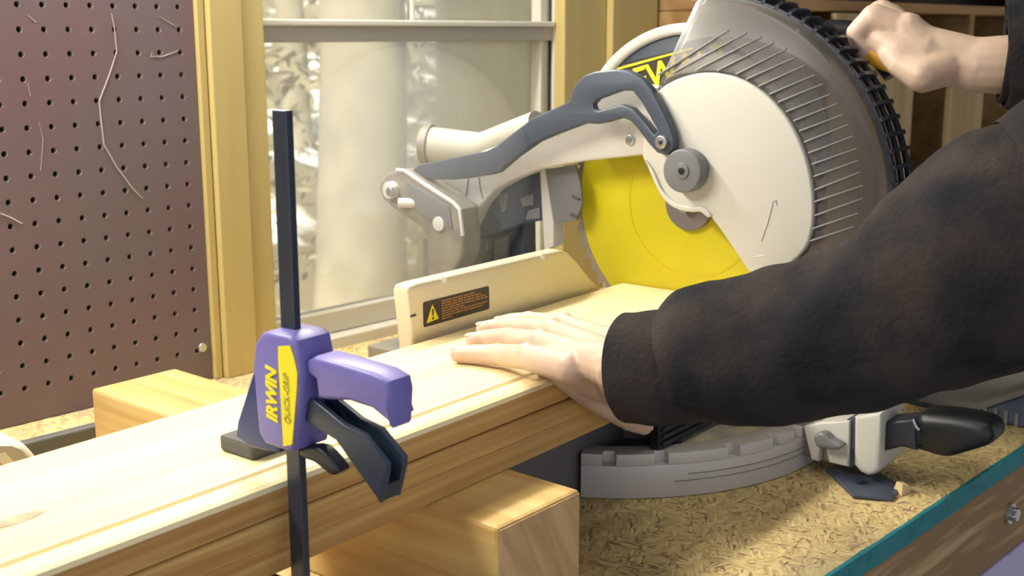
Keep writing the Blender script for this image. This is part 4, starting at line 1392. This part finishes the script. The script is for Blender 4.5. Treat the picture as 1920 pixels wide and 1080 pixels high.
for nm_, ch_, up_ in (('index', idx, ZV), ('middle', mid, ZV), ('ring', rng, ZV), ('little', pky, ZV), ('thumb', [th[5], th[4]], -P * 0.8 + ZV * 0.5)):
    tip, dip = np.array(ch_[0][0]), np.array(ch_[1][0])
    ax = (tip - dip) / np.linalg.norm(tip - dip)
    nz = up_ - ax * (up_ @ ax); nz /= np.linalg.norm(nz)
    sd_ = np.cross(nz, ax)
    r_ = ch_[0][1]
    bm = bmesh.new()
    c_ = tip + ax * r_ * 0.25 + nz * r_ * 0.72
    mx = Matrix(((ax[0] * r_ * .72, sd_[0] * r_ * .62, nz[0] * r_ * .26, c_[0]), (ax[1] * r_ * .72, sd_[1] * r_ * .62, nz[1] * r_ * .26, c_[1]),
                 (ax[2] * r_ * .72, sd_[2] * r_ * .62, nz[2] * r_ * .26, c_[2]), (0, 0, 0, 1)))
    bmesh.ops.create_icosphere(bm, subdivisions=2, radius=1.0, matrix=mx)
    link('fingernail', from_bm(bm), M['nail'], person, smooth=180)


def cloth_tube(pts, rad, n=48, sub=10, amp=0.004, seed=0.0, freq=22.0, squash=None):
    """sleeve: a smooth tube with soft folds"""
    k = len(pts)
    P3 = [np.asarray(q, float) for q in pts]
    C_, R_ = [], []
    for i in range(k - 1):
        p0, p1, p2, p3 = P3[max(i - 1, 0)], P3[i], P3[i + 1], P3[min(i + 2, k - 1)]
        r0, r1, r2, r3 = rad[max(i - 1, 0)], rad[i], rad[i + 1], rad[min(i + 2, k - 1)]
        for j in range(sub):
            t = j / sub
            cf = lambda a, b, c, d: 0.5 * ((2 * b) + (-a + c) * t + (2 * a - 5 * b + 4 * c - d) * t * t + (-a + 3 * b - 3 * c + d) * t ** 3)
            C_.append(cf(p0, p1, p2, p3)); R_.append(cf(r0, r1, r2, r3))
    C_.append(P3[-1]); R_.append(rad[-1])
    bm = bmesh.new()
    rings = []
    prev = None
    for i, q in enumerate(C_):
        t = Vector(C_[min(i + 1, len(C_) - 1)] - C_[max(i - 1, 0)]).normalized()
        a = t.cross(Vector((0, 0, 1))).normalized() if prev is None else (prev - t * prev.dot(t)).normalized()
        prev = a
        b = t.cross(a)
        ring = []
        for m_ in range(n):
            an = 2 * math.pi * m_ / n
            dr = a * math.cos(an) + b * math.sin(an)
            q3 = Vector(q) + dr * R_[i]
            w_ = noise.noise(q3 * freq + Vector((seed, 0, 0))) + 0.5 * noise.noise(q3 * freq * 2.3 + Vector((0, seed, 0)))
            fade = min(1.0, i / 6.0)
            ring.append(bm.verts.new(q3 + dr * w_ * amp * (0.35 + 0.65 * fade)))
        rings.append(ring)
    for i in range(len(rings) - 1):
        for m_ in range(n):
            bm.faces.new((rings[i][m_], rings[i][(m_ + 1) % n], rings[i + 1][(m_ + 1) % n], rings[i + 1][m_]))
    # turned-in hem
    ins = [bm.verts.new(v.co + (Vector(C_[0]) - v.co) * 0.10 - (Vector(C_[0]) - Vector(C_[1])) * 0.2) for v in rings[0]]
    ins2 = [bm.verts.new(v.co + (Vector(C_[0]) - v.co) * 0.12 + (Vector(C_[2]) - Vector(C_[0])) * 1.5) for v in rings[0]]
    for m_ in range(n):
        j = (m_ + 1) % n
        bm.faces.new((rings[0][m_], ins[m_], ins[j], rings[0][j]))
        bm.faces.new((ins[m_], ins2[m_], ins2[j], ins[j]))
    return from_bm(bm)


slv = [(1178, 689, .846, .0392), (1215, 689, .838, .0402), (1262, 687, .832, .0405), (1285, 682, .828, .0418), (1318, 668, .820, .0470), (1370, 664, .812, .0480), (1450, 653, .800, .0500),
       (1560, 628, .780, .0535), (1680, 588, .760, .0560), (1790, 525, .742, .0655), (1900, 462, .726, .0720), (2040, 400, .712, .076)]
pts_ = [at_depth(u, v, d_) for u, v, d_, r_ in slv] + [np.array(shL) * 0.5 + np.array(elL) * 0.5, np.array(shL), np.array((1.0, -0.01, 0.49))]
rad_ = [r_ for *_x, r_ in slv] + [.076, .082, .09]
sl = link('sleeve', cloth_tube(pts_, rad_, amp=0.0042, seed=1.7), M['sweater'], person, smooth=180)
# front edge of the pushed-up fold near the cuff
fold = [at_depth(1300, 600, .80), at_depth(1322, 560, .812), at_depth(1350, 546, .82), at_depth(1385, 560, .82)]
sr = [(1882, 95, 1.128, .046), (1925, 100, 1.135, .050), (2050, 150, 1.160, .055), (2280, 260, 1.2, .062)]
ptsR = [on_s(u, v, s_) for u, v, s_, r_ in sr] + [np.array(shR) * 0.5 + np.array(elR) * 0.5, np.array(shR), np.array((1.12, -0.02, 0.49))]
link('sleeve', cloth_tube(ptsR, [r_ for *_x, r_ in sr] + [.07, .08, .09], amp=0.004, seed=5.1), M['sweater'], person, smooth=180)
tors = capsules([[(hip, .155), ((hip + neck) / 2 + Vector((0, .0, .02)), .15), (Vector((1.06, -0.02, 0.44)), .145)], [(shL, .08), (Vector((1.06, -0.02, 0.47)), .115), (shR, .08)]], 0.012, smooth_it=6)
link('sweater', tors, M['sweater'], person, smooth=180)
legs = capsules([[(hip + Vector((0, 0, -.02)), .150), (hip + Vector((-.09, 0, -.1)), .11), (Vector((0.95, -0.06, -0.42)), .08), (Vector((0.94, -0.10, -0.82)), .065)],
                 [(hip + Vector((0, 0, -.02)), .150), (hip + Vector((.09, 0, -.1)), .11), (Vector((1.18, -0.10, -0.42)), .08), (Vector((1.19, -0.16, -0.82)), .065)]], 0.012, smooth_it=6)
link('trousers', legs, M['jeans'], person, smooth=180)
for x, y in ((0.94, -0.10), (1.19, -0.16)):
    sh = capsules([[(Vector((x, y - .03, -.855)), .043), (Vector((x, y + .08, -.862)), .037), (Vector((x, y + .15, -.868)), .030)]], 0.008)
    link('shoe', sh, M['black'], person, smooth=180)
hr = capsules([[(Vector((1.03, 0.03, 0.775)), .088), (Vector((1.03, 0.045, 0.80)), .085)], [(Vector((1.03, 0.0, 0.73)), .07), (Vector((1.03, 0.01, 0.77)), .085)]], 0.008)
link('hair', hr, M['hair'], person, smooth=180)

for o in bpy.data.objects:
    if '_w' in o: del o['_w']
